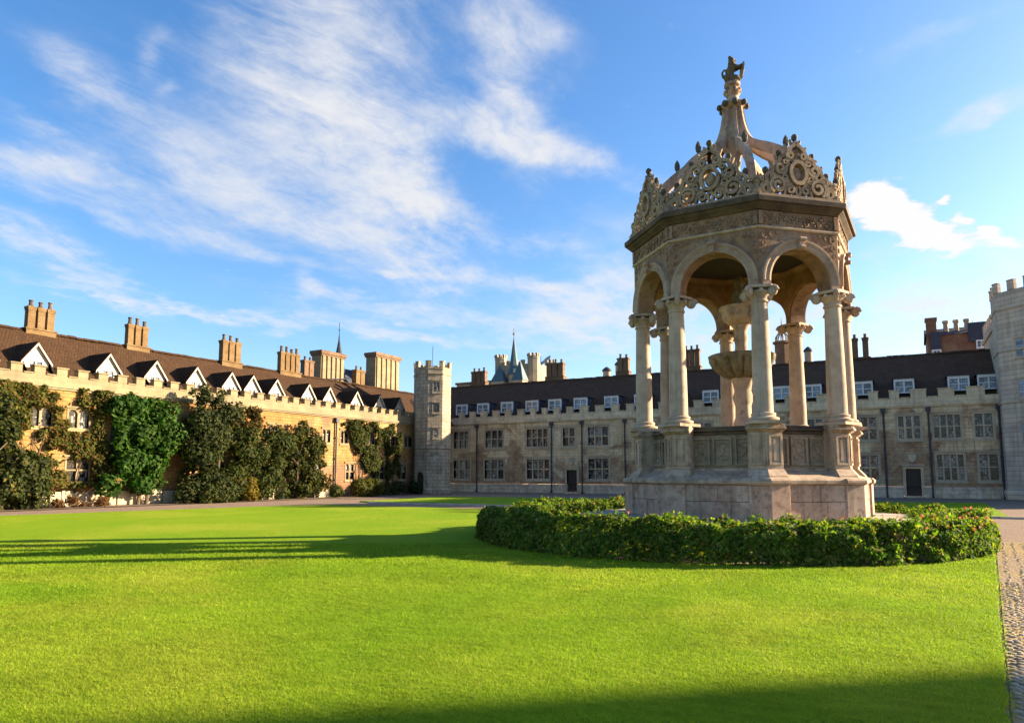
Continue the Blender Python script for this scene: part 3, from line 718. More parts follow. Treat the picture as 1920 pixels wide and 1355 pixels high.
# whitewashed rough footing
mb = MB()
u = 5.0
while u < 40.0:
    w = rnd.uniform(.5, 1.1)
    tbox(mb, TL, u, u + w - .03, .005, rnd.uniform(.10, .22), -.02, rnd.uniform(.55, .85))
    u += w
mb.build('footing', M['rubble_white'], west, bevel=.05)
def gable_dormer(yc, w=1.28, zb=6.55, ze=7.66, za=8.55, d=-1.5):
    back = lambda z: -.45 - (z - 6.45) / (9.75 - 6.45) * 4.55
    mb = MB()
    wl, wr = yc - w / 2, yc + w / 2
    # front gable with a window opening
    o = (yc - .36, yc + .36, 6.98, 7.6)
    wall_sheet(mb, lambda u, dd, z: TL(u, d + dd, z), wl, wr, zb, ze, [o], .1)
    mb.add([TL(wl, d, ze), TL(wr, d, ze), TL(yc, d, za - .04)], [(0, 1, 2)])
    f = mb.build('dormer', M['white'], west)
    for s in (wl, wr):
        ck = MB(); ck.add([TL(s, d, zb), TL(s, d, ze), TL(s, back(ze) - .1, ze), TL(s, back(zb) - .1, zb)], [(0, 1, 2, 3)])
        ck.build('cheek', M['roof_dark'], f)
    rf = MB(); ov = .13
    for s in (-1, 1):
        e = (w / 2 + ov); ez = ze - ov * (za - ze) / (w / 2)
        a, b = d + .16, back(za) - .25
        p0, p1 = TL(yc + s * e, a, ez), TL(yc, a, za)
        p2, p3 = TL(yc, b, za), TL(yc + s * e, back(ez) - .2, ez)
        t = .07
        rf.hexa([p0, p1, p2, p3] + [(q[0], q[1], q[2] + t) for q in (p0, p1, p2, p3)])
    rf.build('dormer_roof', M['roof_brown'], f)
    bg = MB()
    for s in (-1, 1):
        e = (w / 2 + ov); ez = ze - ov * (za - ze) / (w / 2)
        bg.hexa([TL(yc + s * e, d + .10, ez - .13), TL(yc, d + .10, za - .13), TL(yc, d + .155, za - .13), TL(yc + s * e, d + .155, ez - .13),
                 TL(yc + s * e, d + .10, ez), TL(yc, d + .10, za), TL(yc, d + .155, za), TL(yc + s * e, d + .155, ez)])
    bg.build('bargeboard', M['white'], f)
    wn = MB()
    TT = lambda u, dd, z: TL(u, d + dd, z)
    for (a, b, c, e) in ((o[0], o[0] + .05, o[2], o[3]), (o[1] - .05, o[1], o[2], o[3]), (o[0] + .05, o[1] - .05, o[3] - .05, o[3]), (o[0] + .05, o[1] - .05, o[2], o[2] + .05), (yc - .03, yc + .03, o[2] + .05, o[3] - .05)):
        tbox(wn, TT, a, b, -.07, .02, c, e)
    wn.build('window_frame', M['white'], f)
    for a, b in ((o[0] + .052, yc - .032), (yc + .032, o[1] - .052)):
        p = MB(); tbox(p, TT, a, b, -.06, -.04, o[2] + .052, o[3] - .052); p.build('pane', M['glass_blue'], f)
for yc in (12.2, 16.0, 19.89, 23.75, 26.64, 29.46, 32.15, 33.95, 36.11, 39.27, 41.52, 44.71, 47.66, 50.42): gable_dormer(yc)
for y0, y1, zt, n in ((20.84, 22.56, 11.25, 3), (26.75, 28.4, 11.33, 3), (33.9, 35.8, 11.5, 3), (39.4, 41.7, 11.5, 4), (14.0, 15.8, 11.2, 3)):
    chimney(west, -43.0, (y0 + y1) / 2, 9.0, 9.84, zt - .08, n, 'y', M['chim_ochre'], w=(y1 - y0 - .16) / n - .10, gap=.10)

# ---------------------------------------------------------------- shaded range across the far side
YW = 59.0
TF = lambda u, d, z: (u, YW - d, z)
north = thing('courtyard_range', (-17, YW, 0), 'shaded cream and brick college range with flat white dormers under a dark tile roof', 'building')
up = [(-39.2, -37.5, 3), (-35.5, -33.6, 3), (-30.95, -28.8, 4), (-27.2, -26.05, 2), (-24.7, -22.8, 3), (-19.9, -18.0, 3), (-15.6, -13.7, 3), (-11.2, -9.3, 3), (-6.9, -5.2, 3), (-3.2, -1.55, 3), (-0.12, 1.28, 3), (2.14, 3.74, 4), (4.62, 5.65, 2)]
lo = [(-39.2, -37.3, 3), (-35.6, -33.5, 3), (-30.95, -28.65, 4), (-24.7, -22.8, 3), (-19.9, -18.0, 3), (-15.6, -13.7, 3), (-11.2, -9.3, 3), (-6.9, -5.2, 3), (-3.3, -1.55, 3), (2.2, 3.8, 4), (4.75, 5.8, 2)]
doors = [(-26.85, -25.85), (.18, 1.16)]
holes = [(a, b, 4.3, 5.92) for a, b, n in up] + [(a, b, 1.3, 3.08) for a, b, n in lo] + [(a, b, .14, 2.12) for a, b in doors]
mb = MB(); wall_sheet(mb, TF, -39.7, 6.35, .82, 6.75, [h if h[2] > .82 else (h[0], h[1], .82, h[3]) for h in holes], .3)
mb.build('wall', M['clunch'], north)
mb = MB()
us = sorted([-39.7, 6.35] + [q for d in doors for q in (d[0] - .18, d[1] + .18)])
for i in range(0, len(us), 2): tbox(mb, TF, us[i], us[i + 1], -.2, .09, -.02, .80)
mb.build('footing', M['footing'], north)
for a, b, n in up: window(TF, north, a, b, 4.3, 5.92, n, 2, M['mullion'], M['glass'], bar=.11, depth=.22)
for a, b, n in lo: window(TF, north, a, b, 1.3, 3.08, n, 2, M['mullion'], M['glass'], bar=.11, depth=.22)
for a, b in doors:
    door(TF, north, a, b, .14, 2.12)
    sh = MB(); u = (a + b) / 2
    sh.prism([(u - .28, 0), (u + .28, 0), (u + .28, .02), (u - .28, .02)], 0, .01)
    sh = MB()
    pts = [(-.26, .32), (.26, .32), (.27, 0), (.16, -.22), (0, -.34), (-.16, -.22), (-.27, 0)]
    vs = [TF(u + p, .02, 2.85 + q) for p, q in pts] + [TF(u + p * .92, .12, 2.85 + q * .92) for p, q in pts]
    n = len(pts); sh.add(vs, [tuple(range(n)), tuple(range(2 * n - 1, n - 1, -1))] + [(i, (i + 1) % n, n + (i + 1) % n, n + i) for i in range(n)])
    sh.build('shield_carving', M['mullion'], north)
mb = MB()
tbox(mb, TF, -39.7, 6.3, -.35, .06, 6.66 + .16, 7.25); tbox(mb, TF, -39.7, 6.3, -.1, .16, 6.66, 6.815); tbox(mb, TF, -39.7, 6.3, -.1, .10, 6.56, 6.657)
mb.build('parapet', M['clunch_trim'], north)
FD = [-39.0, -36.47, -33.72, -30.95, -28.51, -25.88, -22.84, -20.0, -17.0, -13.92, -11.0, -8.26, -5.94, -2.34, .42, 3.88, 5.7]
gaps = []
for i, u in enumerate(FD):
    gaps.append(u)
    if i + 1 < len(FD) and FD[i + 1] - u > 2.2: gaps.append((u + FD[i + 1]) / 2)
for a, b in zip(gaps[:-1], gaps[1:]):
    mb = MB(); tbox(mb, TF, a + .37, b - .37, -.33, .055, 7.254, 7.81); tbox(mb, TF, a + .32, b - .32, -.38, .11, 7.813, 7.88)
    mb.build('merlon', M['clunch_trim'], north)
    mb = MB(); tbox(mb, TF, a - .31, a + .31, -.38, .11, 7.254, 7.31); mb.build('coping_stone', M['clunch_trim'], north)
nroof = roof_slope(TF, north, -44.0, 6.6, -.5, 6.85, -5.0, 11.1, M['roof_dark'], nu=90, seed=9)
ridge_tiles(TF, nroof, -43, 6.3, -5.0, 11.08, M['roof_dark'])
for u in (-36.46, -28.34, -25.29, -21.2, -12.4, -4.6, -1.05, 1.83, 6.05): drainpipe(TF, north, u, 6.6)
def flat_dormer(u, w=1.35, z0=7.72, z1=8.80, d=-1.0):
    TT = lambda a, b, z: TF(a, d + b, z)
    mb = MB()
    fr = .11
    for (a, b, c, e) in ((u - w / 2, u - w / 2 + fr, z0, z1), (u + w / 2 - fr, u + w / 2, z0, z1), (u - w / 2 + fr, u + w / 2 - fr, z1 - .2, z1), (u - w / 2 + fr, u + w / 2 - fr, z0, z0 + .1)):
        tbox(mb, TT, a, b, -.15, .0, c, e)
    tbox(mb, TT, u - .05, u + .05, -.12, -.02, z0 + .1, z1 - .2)
    tbox(mb, TT, u - w / 2 + fr, u - .05, -.11, -.04, z0 + .46, z0 + .51); tbox(mb, TT, u + .05, u + w / 2 - fr, -.11, -.04, z0 + .46, z0 + .51)
    f = mb.build('dormer', M['white_far'], north)
    for a, b in ((u - w / 2 + fr + .002, u - .052), (u + .052, u + w / 2 - fr - .002)):
        p = MB(); tbox(p, TT, a, b, -.105, -.085, z0 + .102, z1 - .202); p.build('pane', M['glass_blue'], f)
    c = MB(); tbox(c, TT, u - w / 2 + .005, u - w / 2 + .06, -2.2, -.152, z0 - .3, z1 - .06); c.build('cheek', M['slate'], f)
    c = MB(); tbox(c, TT, u + w / 2 - .06, u + w / 2 - .005, -2.2, -.152, z0 - .3, z1 - .06)
    c.build('cheek', M['slate'], f)
    l = MB(); tbox(l, TT, u - w / 2 - .1, u + w / 2 + .1, -2.4, .08, z1 + .003, z1 + .07); l.build('dormer_roof', M['lead'], f)
for u in (-39.0, -36.47, -33.72, -30.95, -28.51, -25.88, -22.84, -20.0, -17.0, -13.92, -11.0, -8.26, -5.94, -2.34, .42, 3.88, 5.7): flat_dormer(u)
for x0, x1, zt, n in ((-40.49, -38.57, 12.75, 3), (-31.45, -29.38, 12.95, 3), (-23.8, -22.5, 12.9, 2), (-17.34, -15.68, 13.15, 3)):
    chimney(north, (x0 + x1) / 2, YW + 5.3, 10.4, 11.5, zt, n, 'x', M['chim_brown'], w=(x1 - x0 - .1) / n - .06, gap=.06)
chimney(north, -2.55, YW + 5.3, 10.4, 11.2, 12.9, 2, 'x', M['chim_brown'], w=.48, gap=.30)

# ---------------------------------------------------------------- octagonal turrets
def octpoly(cx, cy, r, ph=R(22.5), n=8):
    return [(cx + r * math.cos(ph + k * 2 * PI / n), cy + r * math.sin(ph + k * 2 * PI / n)) for k in range(n)]
def battlements(parent, cx, cy, r, zs, zm, mat, ph=R(22.5), per=1):
    P = octpoly(cx, cy, r, ph)
    for k in range(8):
        a = Vector(P[k]); b = Vector(P[(k + 1) % 8]); d = (b - a)
        # corner merlons: an L each side of the corner
        for (t0, t1) in (((0.0, .22), (.78, 1.0)) if d.length < 2 else ((0.0, .14), (.40, .60), (.86, 1.0))):
            p, q = a + d * t0, a + d * t1
            nrm = Vector((d.y, -d.x)).normalized(); ins = -nrm * .28
            mb = MB(); mb.prism([tuple(p), tuple(q), tuple(q + ins * .98), tuple(p + ins * .98)], zs, zm - .06)
            e = d.normalized() * .03
            mb.prism([tuple(p + nrm * .04), tuple(q + nrm * .04 + (e if t0 == 0 else Vector((0, 0)))), tuple(q + ins), tuple(p + ins)], zm - .057, zm)
            mb.build('merlon', mat, parent)
def slit(parent, cx, cy, r, face, z0, z1, w, mat, glass, ph=R(22.5), off=0.0, nl=1):
    P = octpoly(cx, cy, r, ph)
    a, b = Vector(P[face]), Vector(P[(face + 1) % 8])
    m = (a + b) / 2 + (b - a).normalized() * off; t = (b - a).normalized(); nrm = Vector((t.y, -t.x))
    T = lambda u, d, z: (m.x + t.x * u + nrm.x * d, m.y + t.y * u + nrm.y * d, z)
    return window(T, parent, -w / 2, w / 2, z0, z1, nl, 1, mat, glass, depth=.02, hood=True, surround=.10, bar=.08)
def oct_tower(name, cx, cy, r, zb, zs, zm, strings, mat, trim, label, cat, ph=R(22.5)):
    t = thing(name, (cx, cy, 0), label, cat)
    mb = MB(); mb.prism(octpoly(cx, cy, r, ph), -.02, zs)
    mb.build('wall', mat, t)
    for z, h, e in strings:
        s = MB(); s.lathe([(r - .1, z), (r + e * .4, z), (r + e, z + h * .55), (r + e * .85, z + h * .75), (r - .1, z + h)], 8, ph, (cx, cy))
        s.build('string_course', trim, t)
    battlements(t, cx, cy, r + .04, zs + .004, zm, trim, ph)
    return t
tur = oct_tower('stair_turret', -36.6, 51.5, 1.69, 0, 11.12, 11.65, [(0, .55, .10), (3.87, .18, .09), (10.4, .16, .08), (10.88, .2, .05)], M['turret'], M['turret'],
                'slender grey octagonal stair turret with battlements in the corner between both ranges', 'turret')
# the faces that look into the court
for face, z0, z1, w in ((6, 8.9, 9.75, .55), (6, 7.1, 7.85, .55), (6, 4.9, 5.6, .38), (6, 2.65, 3.35, .42)):
    slit(tur, -36.6, 51.5, 1.69, face, z0, z1, w, M['turret'], M['glass'], off=.1)
P = octpoly(-36.6, 51.5, 1.69)
a, b = Vector(P[5]), Vector(P[6]); m = (a + b) / 2; tt = (b - a).normalized(); nn = Vector((tt.y, -tt.x))
TD = lambda u, d, z: (m.x + tt.x * u + nn.x * d, m.y + tt.y * u + nn.y * d, z)
dm = MB()
for i in range(10):
    a0, a1 = PI * i / 10, PI * (i + 1) / 10
    q = lambda a, r: (r * math.cos(a), 1.55 + r * math.sin(a))
    (x0, z0), (x1, z1), (x2, z2), (x3, z3) = q(a0, .36), q(a1, .36), q(a1, .52), q(a0, .52)
    dm.hexa([TD(x0, .0, z0), TD(x1, .0, z1), TD(x2, .0, z2), TD(x3, .0, z3), TD(x0, .14, z0), TD(x1, .14, z1), TD(x2, .14, z2), TD(x3, .14, z3)])
for s in (-1, 1): tbox(dm, TD, min(s * .36, s * .52), max(s * .36, s * .52), 0, .14, 0, 1.548)
dm.build('door_frame', M['turret'], tur)
dd = MB()
vs = [(-.35, 0.02), (.35, 0.02)] + [(.35 * math.cos(PI * i / 10), 1.55 + .35 * math.sin(PI * i / 10)) for i in range(11)]
dd.add([TD(x, .03, z) for x, z in vs] , [tuple(range(len(vs)))])
dd.build('door', M['door'], tur)
mb = MB(); mb.tube([(-36.6, 51.5, 11.1), (-36.6, 51.5, 13.2)], .025, 5); mb.build('flagstaff', M['lead'], tur)

gate = thing('gate_tower', (13, 62, 0), 'tall pale grey gate tower with battlemented corner turrets at the end of the far range', 'tower')
mb = MB(); mb.box(6.3, 20.0, 61.4, 68, -.02, 12.9); mb.build('wall', M['gate'], gate)
mb = MB(); mb.box(6.2, 20.1, 61.3, 68.1, 12.1, 12.25); mb.build('string_course', M['gate'], gate)
for i in range(5):
    for yy in (61.4, 67.6):
        mb = MB(); mb.box(6.3 + i * 3.1, 7.3 + i * 3.1, yy, yy + .4, 12.904, 13.6); mb.build('merlon', M['gate'], gate)
for i in range(4):
    mb = MB(); mb.box(6.3, 6.7, 62.6 + i * 1.4, 63.4 + i * 1.4, 12.904, 13.6); mb.build('merlon', M['gate'], gate)
GX, GY, GR = 9.1, 58.96, 3.2
mb = MB(); mb.prism(octpoly(GX, GY, GR), -.02, 14.05); mb.build('turret_wall', M['gate'], gate)
for z, h, e in ((0, .8, .14), (6.4, .2, .10), (9.9, .2, .09), (12.75, .22, .10)):
    s = MB(); s.lathe([(GR - .1, z), (GR + e * .4, z), (GR + e, z + h * .55), (GR + e * .85, z + h * .75), (GR - .1, z + h)], 8, R(22.5), (GX, GY)); s.build('string_course', M['gate'], gate)
battlements(gate, GX, GY, GR + .05, 14.054, 14.75, M['gate'])
for face, z0, z1, w, n in ((4, 9.5, 10.6, .95, 2), (4, 6.8, 7.9, .95, 2), (4, 3.7, 5.0, .95, 2), (4, 1.2, 2.4, .6, 1), (5, 9.5, 10.6, .95, 2), (5, 6.8, 7.9, .95, 2), (5, 3.7, 5.0, .95, 2)):
    slit(gate, GX, GY, GR, face, z0, z1, w, M['mullion'], M['glass_blue'], nl=n, off=.55 if face == 4 else .1)
mb = MB(); mb.prism(octpoly(20.0, GY, GR), -.02, 14.05); mb.build('turret_wall', M['gate'], gate)
battlements(gate, 20.0, GY, GR + .05, 14.054, 14.75, M['gate'])
mb = MB(); wall_sheet(mb, lambda u, d, z: (u, 59.6 - d, z), 11.2, 17.4, -.02, 12.6, [(12.8, 15.8, 0, 4.6)], 1.5); mb.build('front_wall', M['gate'], gate)

# the entrance tower out of sight whose shade lies over the near grass
ent = thing('entrance_tower', (47, 41, 0), 'broad stone entrance tower standing well outside the view beside the court', 'tower')
dv = Vector((math.cos(R(SUN_AZ)), math.sin(R(SUN_AZ)))); e0 = Vector((-1.55, 5.55)) + dv * 59
nv_ = Vector((dv.y, -dv.x))
q = [e0, e0 + nv_ * 15, e0 + nv_ * 15 + dv * 8, e0 + dv * 8]
mb = MB(); mb.prism([tuple(p) for p in q], -.02, 21.0); mb.build('wall', M['gate'], ent)
for i in range(6):
    p = e0 + nv_ * (i * 2.72)
    mb = MB(); mb.prism([tuple(p), tuple(p + nv_ * 1.3), tuple(p + nv_ * 1.3 + dv * .5), tuple(p + dv * .5)], 21.004, 22.0); mb.build('merlon', M['gate'], ent)
Te = lambda u, d, z: (e0.x + nv_.x * u - dv.x * d, e0.y + nv_.y * u - dv.y * d, z)
for u in (3.5, 10.0):
    for z in (5.5, 10.5, 15.5): window(Te, ent, u, u + 1.8, z, z + 2.4, 3, 2, M['mullion'], M['glass'], depth=.01)

# ---------------------------------------------------------------- roofs and stacks beyond the ranges
def ribbed_stack(x, y0, y1, z0, z1, w, label):
    s = thing('chimney_stack', (x, (y0 + y1) / 2, 0), label, 'chimney', 'broad pale chimney stacks behind the sunlit range')
    mb = MB(); mb.box(x - w, x, y0, y1, z0, z1 - .55); mb.box(x - w - .12, x + .12, y0 - .12, y1 + .12, z0, z0 + (z1 - z0) * .28); mb.build('shaft', M['chim_pale'], s)
    n = 5; g = (y1 - y0) / n
    for i in range(n):
        r = MB(); r.box(x + .002, x + .12, y0 + g * i + g * .22, y0 + g * i + g * .78, z0 + (z1 - z0) * .30, z1 - .56); r.build('rib', M['chim_pale'], s)
    c = MB(); c.box(x - w - .1, x + .16, y0 - .1, y1 + .1, z1 - .547, z1 - .35); c.box(x - w - .18, x + .24, y0 - .18, y1 + .18, z1 - .347, z1); c.build('cap', M['chim_brown'], s)
    return s
ribbed_stack(-52, 53.4, 56.8, 5, 14.5, 1.3, 'broad pale ribbed chimney stack beside the thin dark spire')
ribbed_stack(-52, 62.0, 66.3, 5, 15.6, 1.4, 'broad pale ribbed chimney stack next to the battlemented corner turret')
def small_stack(x, y, z0, z1, n, mat, label, axis='y', w=.5, group='chimneys beyond the college roofs'):
    s = thing('chimney_stack', (x, y, 0), label, 'chimney', group)
    chimney(s, x, y, z0, z0 + (z1 - z0) * .35, z1, n, axis, mat, w=w)
    return s
small_stack(-52, 51.5, 8, 13.1, 2, M['chim_brown'], 'small dark brick chimney just before the first broad ribbed stack', w=.62)
small_stack(-51.5, 58.6, 8, 13.0, 2, M['chim_ochre'], 'small ochre brick chimney at the foot of the thin dark spire', w=.68)
sp = thing('spire', (-53.5, 57.4, 0), 'thin dark slate spire rising behind the sunlit brown roof', 'spire')
mb = MB(); mb.lathe([(.75, 8), (.75, 12.4), (.85, 12.6)], 8, R(22.5), (-53.5, 57.6)); mb.build('drum', M['chim_pale'], sp)
mb = MB(); mb.lathe([(.82, 12.62), (.6, 13.6), (.3, 15.2), (.10, 16.3), (.03, 17.2)], 8, R(22.5), (-53.5, 57.6)); mb.build('spire_roof', M['slate'], sp)
mb = MB(); mb.tube([(-53.5, 57.6, 17.1), (-53.5, 57.6, 18.3)], .035, 5); mb.sphere((-53.5, 57.6, 17.5), .09); mb.build('finial', M['lead'], sp)
sl = thing('slate_roof_house', (-56, 61.0, 0), 'house with a dark blue slate roof between the two ribbed stacks', 'house')
mb = MB(); mb.box(-60, -52.6, 59.4, 64.5, 0, 11.0); mb.build('wall', M['chim_pale'], sl)
mb = MB(); mb.add([(-52.4, 59.2, 11.0), (-52.4, 64.7, 11.0), (-55.5, 64.7, 13.75), (-55.5, 59.2, 13.75), (-60, 59.2, 11), (-60, 64.7, 11)], [(0, 1, 2, 3), (3, 2, 5, 4), (0, 3, 4), (1, 5, 2)]); mb.build('roof', M['slate'], sl)
mb = MB(); mb.tube([(-55.5, 60.2, 13.7), (-55.5, 60.2, 14.6)], [.12, .02], 6); mb.build('finial', M['lead'], sl)
s2 = thing('slate_roof_house', (-56, 55, 0), 'low slate roofed house tucked under the first broad ribbed stack', 'house')
mb = MB(); mb.box(-58, -52.2, 52.9, 57.3, 0, 11.3); mb.build('wall', M['chim_pale'], s2)
mb = MB(); mb.add([(-51.6, 52.7, 11.3), (-51.6, 57.5, 11.9), (-54.5, 57.5, 12.9), (-54.5, 52.7, 12.3)], [(0, 1, 2, 3)]); mb.build('roof', M['slate'], s2)

# pale tower with corner turrets behind the far range
pt = thing('battlemented_tower', (-54.4, 103, 0), 'pale sunlit stone tower with four corner turrets beyond the dark roof', 'tower')
mb = MB(); mb.box(-58.0, -50.8, 100, 107, 0, 19.6); mb.build('wall', M['pale_tower'], pt)
for (x, y, z) in ((-57.5, 100.3, 21.4), (-51.4, 100.3, 21.2), (-57.5, 106.6, 21.0), (-51.4, 106.6, 21.0)):
    mb = MB(); mb.prism(octpoly(x, y, .95), 0, z - .5); mb.lathe([(.9, z - .9), (1.05, z - .8), (.95, z - .6)], 8, R(22.5), (x, y)); tw = mb.build('corner_turret', M['pale_tower'], pt)
    for k in range(8):
        q = octpoly(x, y, .85)[k]; mb = MB(); mb.box(q[0] - .17, q[0] + .17, q[1] - .17, q[1] + .17, z - .497, z); mb.build('merlon', M['pale_tower'], tw)
for i in range(4):
    mb = MB(); mb.box(-56.3 + i * 1.35, -55.6 + i * 1.35, 100, 100.4, 19.604, 20.3); mb.build('merlon', M['pale_tower'], pt)
for (u, z0, z1) in ((-55.6, 17.2, 18.6), (-53.4, 17.2, 18.6)): window(lambda a, d, z: (a, 99.98 - d, z), pt, u, u + 1.0, z0, z1, 2, 1, M['pale_tower'], M['glass'], depth=.01, arched=True)
gs = thing('spire', (-53.9, 97, 0), 'sharp green spire with a ball finial in front of the pale tower', 'spire')
mb = MB(); mb.prism(octpoly(-53.2, 97, 1.0), 0, 17.4); mb.build('drum', M['pale_tower'], gs)
mb = MB(); mb.lathe([(1.15, 17.4), (.85, 18.2), (.5, 20.2), (.2, 22.4), (.05, 23.4)], 8, R(22.5), (-53.2, 97)); mb.build('spire_roof', M['copper'], gs)
mb = MB(); mb.tube([(-53.2, 97, 23.3), (-53.2, 97, 25.0)], .05, 5); mb.sphere((-53.2, 97, 24.0), .2); mb.build('finial', M['chim_pale'], gs)
for x, w, h in ((-55.2, 1.1, 2.6), (-51.6, .9, 3.0)):
    py_ = thing('lead_roof', (x, 96, 0), 'small green pyramid roof %s the sharp green spire' % ('before' if x < -53 else 'just past'), 'roof')
    mb = MB(); mb.prism([(x - w, 95.2), (x + w, 95.2), (x + w, 97), (x - w, 97)], 0, 16.3); mb.build('wall', M['pale_tower'], py_)
    mb = MB(); mb.prism([(x - w - .1, 95.1), (x + w + .1, 95.1), (x + w + .1, 97.1), (x - w - .1, 97.1)], 16.303, 16.3 + h, [(x - .1, 96), (x + .1, 96), (x + .1, 96.1), (x - .1, 96.1)]); mb.build('pyramid', M['copper'], py_)
lowb = thing('low_building', (-63.4, 101, 0), 'low pale building showing just over the roof by the corner turret', 'building')
mb = MB(); mb.box(-66, -59, 100, 106, 0, 16.9); mb.build('wall', M['pale_tower'], lowb)
mb = MB(); mb.box(-66.2, -58.8, 99.8, 106.2, 16.903, 17.25); mb.build('coping', M['chim_brown'], lowb)
fl = thing('flag', (-49.8, 100, 0), 'small grey flag flying from a thin pole beside the pale tower', 'flag')
mb = MB(); mb.tube([(-49.9, 100, 12), (-49.9, 100, 20.6)], .05, 6); mb.build('pole', M['lead'], fl)
mb = MB()
for i in range(8):
    f = lambda k: (-49.85 + k * .2, 100 + .12 * math.sin(k * 1.1), 19.1 + k * .13)
    a, b = f(i), f(i + 1); hh = .55
    mb.hexa([(a[0], a[1], a[2]), (b[0], b[1], b[2]), (b[0], b[1] + .01, b[2]), (a[0], a[1] + .01, a[2]), (a[0], a[1], a[2] + hh), (b[0], b[1], b[2] + hh), (b[0], b[1] + .01, b[2] + hh), (a[0], a[1] + .01, a[2] + hh)])
mb.build('cloth', M['flagcloth'], fl)
for x, z, r, lab in ((-38.7, 18.0, .62, 'stubby pale round chimney pot over the dark ridge'), (-36.75, 18.8, .55, 'taller pale round chimney pot with a domed cap over the dark ridge'), (-10.2, 18.6, .5, 'pale chimney pot seen between the fountain columns')):
    p = thing('vent_pot', (x, 100, 0), lab, 'chimney pot', 'pale round pots beyond the far range')
    mb = MB(); mb.lathe([(r, 10), (r * .95, z - .7)], 12, 0, (x, 100)); mb.build('shaft', M['pale_tower'], p, smooth=True)
    mb = MB(); mb.lathe([(r * 1.15, z - .697), (r * 1.2, z - .5), (r * .8, z - .25), (r * .25, z)], 12, 0, (x, 100)); mb.build('cap', M['lead'], p, smooth=True)
cu = thing('lantern_turret', (-13.4, 100, 0), 'dark lantern turret with a crown and spike behind the fountain columns', 'turret')
mb = MB(); mb.prism(octpoly(-13.4, 100, 1.0), 0, 19.2); mb.build('wall', M['chim_brown'], cu)
mb = MB(); mb.lathe([(1.0, 19.203), (1.25, 19.3), (1.25, 19.55), (1.0, 19.6)], 8, R(22.5), (-13.4, 100)); mb.build('cornice', M['chim_brown'], cu)
for k in range(8):
    a = R(45 * k); q = lambda t: (-13.4 + math.cos(a) * t, 100 + math.sin(a) * t)
    mb = MB(); mb.tube([(*q(.85), 19.6), (*q(.8), 20.2), (*q(.45), 20.7), (*q(.12), 21.3)], .09, 5); mb.build('crown_rib', M['lead'], cu)
mb = MB(); mb.tube([(-13.4, 100, 21.0), (-13.4, 100, 23.0)], [.14, .02], 6); mb.build('spike', M['lead'], cu)
rb = thing('red_brick_house', (7, 101, 0), 'tall red brick house with slate gables beyond the roof beside the gate tower', 'house')
mb = MB(); mb.box(3.5, 12.5, 100, 107, 0, 18.7); mb.build('wall', M['red_brick'], rb)
mb = MB(); mb.add([(3.3, 99.8, 18.7), (12.7, 99.8, 18.7), (12.7, 103.5, 20.1), (3.3, 103.5, 20.1), (3.3, 107, 18.7), (12.7, 107, 18.7)], [(0, 1, 2, 3), (3, 2, 5, 4), (0, 3, 4), (1, 5, 2)]); rr = mb.build('roof', M['slate'], rb)
for x, w, z in ((4.4, .55, 19.0), (9.0, 1.2, 19.8)):
    mb = MB(); mb.prism([(x - w, 99.7), (x + w, 99.7), (x + w, 100.4), (x - w, 100.4)], z - 2.2, z + .1); mb.build('slate_gable', M['slate'], rb)
    window(lambda a, d, zz: (a, 99.68 - d, zz), rb, x - .35, x + .35, z - 2.9, z - 2.25, 2, 1, M['white_far'], M['glass'], depth=.01, hood=False)
mb = MB(); mb.box(3.45, 4.55, 99.9, 101.2, 18.0, 20.6); mb.box(3.35, 4.65, 99.8, 101.3, 20.603, 20.95); st_ = mb.build('chimney', M['red_brick'], rb)
for x in (5.6, 6.7, 7.8):
    mb = MB(); mb.lathe([(.3, 19.3), (.26, 20.3), (.36, 20.4), (.36, 20.7), (.2, 20.72)], 8, 0, (x, 101.5)); mb.build('chimney_pot', M['pale_tower'], rb, smooth=True)
mb = MB(); mb.tube([(8.6, 103.5, 20.0), (8.6, 103.5, 21.1)], [.08, .015], 5); mb.build('finial', M['lead'], rb)


# ---------------------------------------------------------------- the fountain
K = 1.03
FX, FY = -3.605, 19.19
ROT = R(200.24)
fo = thing('fountain', (FX, FY, 0), 'ornate octagonal stone fountain canopy on eight columns with a pierced crown', 'fountain')
def fb(mb, name, mat, parent=fo, smooth=False, rotz=0.0, bevel=0.0):
    mb.v = [(x * K, y * K, 1.65 + K * (z - 1.65)) for x, y, z in mb.v]
    return mb.build(name, mat, parent, smooth, local=True, rotz=rotz, bevel=bevel)
FACE = [ROT + R(22.5) + R(45) * k for k in range(8)]
VERT = [ROT + R(45) * k for k in range(8)]
c8 = math.cos(PI / 8); s8 = math.sin(PI / 8)
def ring(prof, name, mat, cap=True, **kw):
    mb = MB(); mb.lathe(prof, 8, ROT, cap=cap)
    return fb(mb, name, mat, **kw)
# stepped platform of paving slabs
plat = ring([(4.7, -.05), (4.7, .30), (4.25, .303), (4.25, .62), (2.6, .63)], 'platform', M['paving'])
for k in range(8):
    for j, (ra, rb_) in enumerate(((2.95, 3.58), (3.59, 4.2))):
        n = 2 + j
        for i in range(n):
            A = lambda r, t: (r * c8, r * s8 * (2 * t - 1))
            t0, t1 = i / n + .006, (i + 1) / n - .006
            mb = MB(); mb.prism([A(ra, t0), A(rb_, t0), A(rb_, t1), A(ra, t1)], .625, .66 + rnd.uniform(-.006, .006))
            fb(mb, 'slab', M['paving'], plat, rotz=FACE[k])
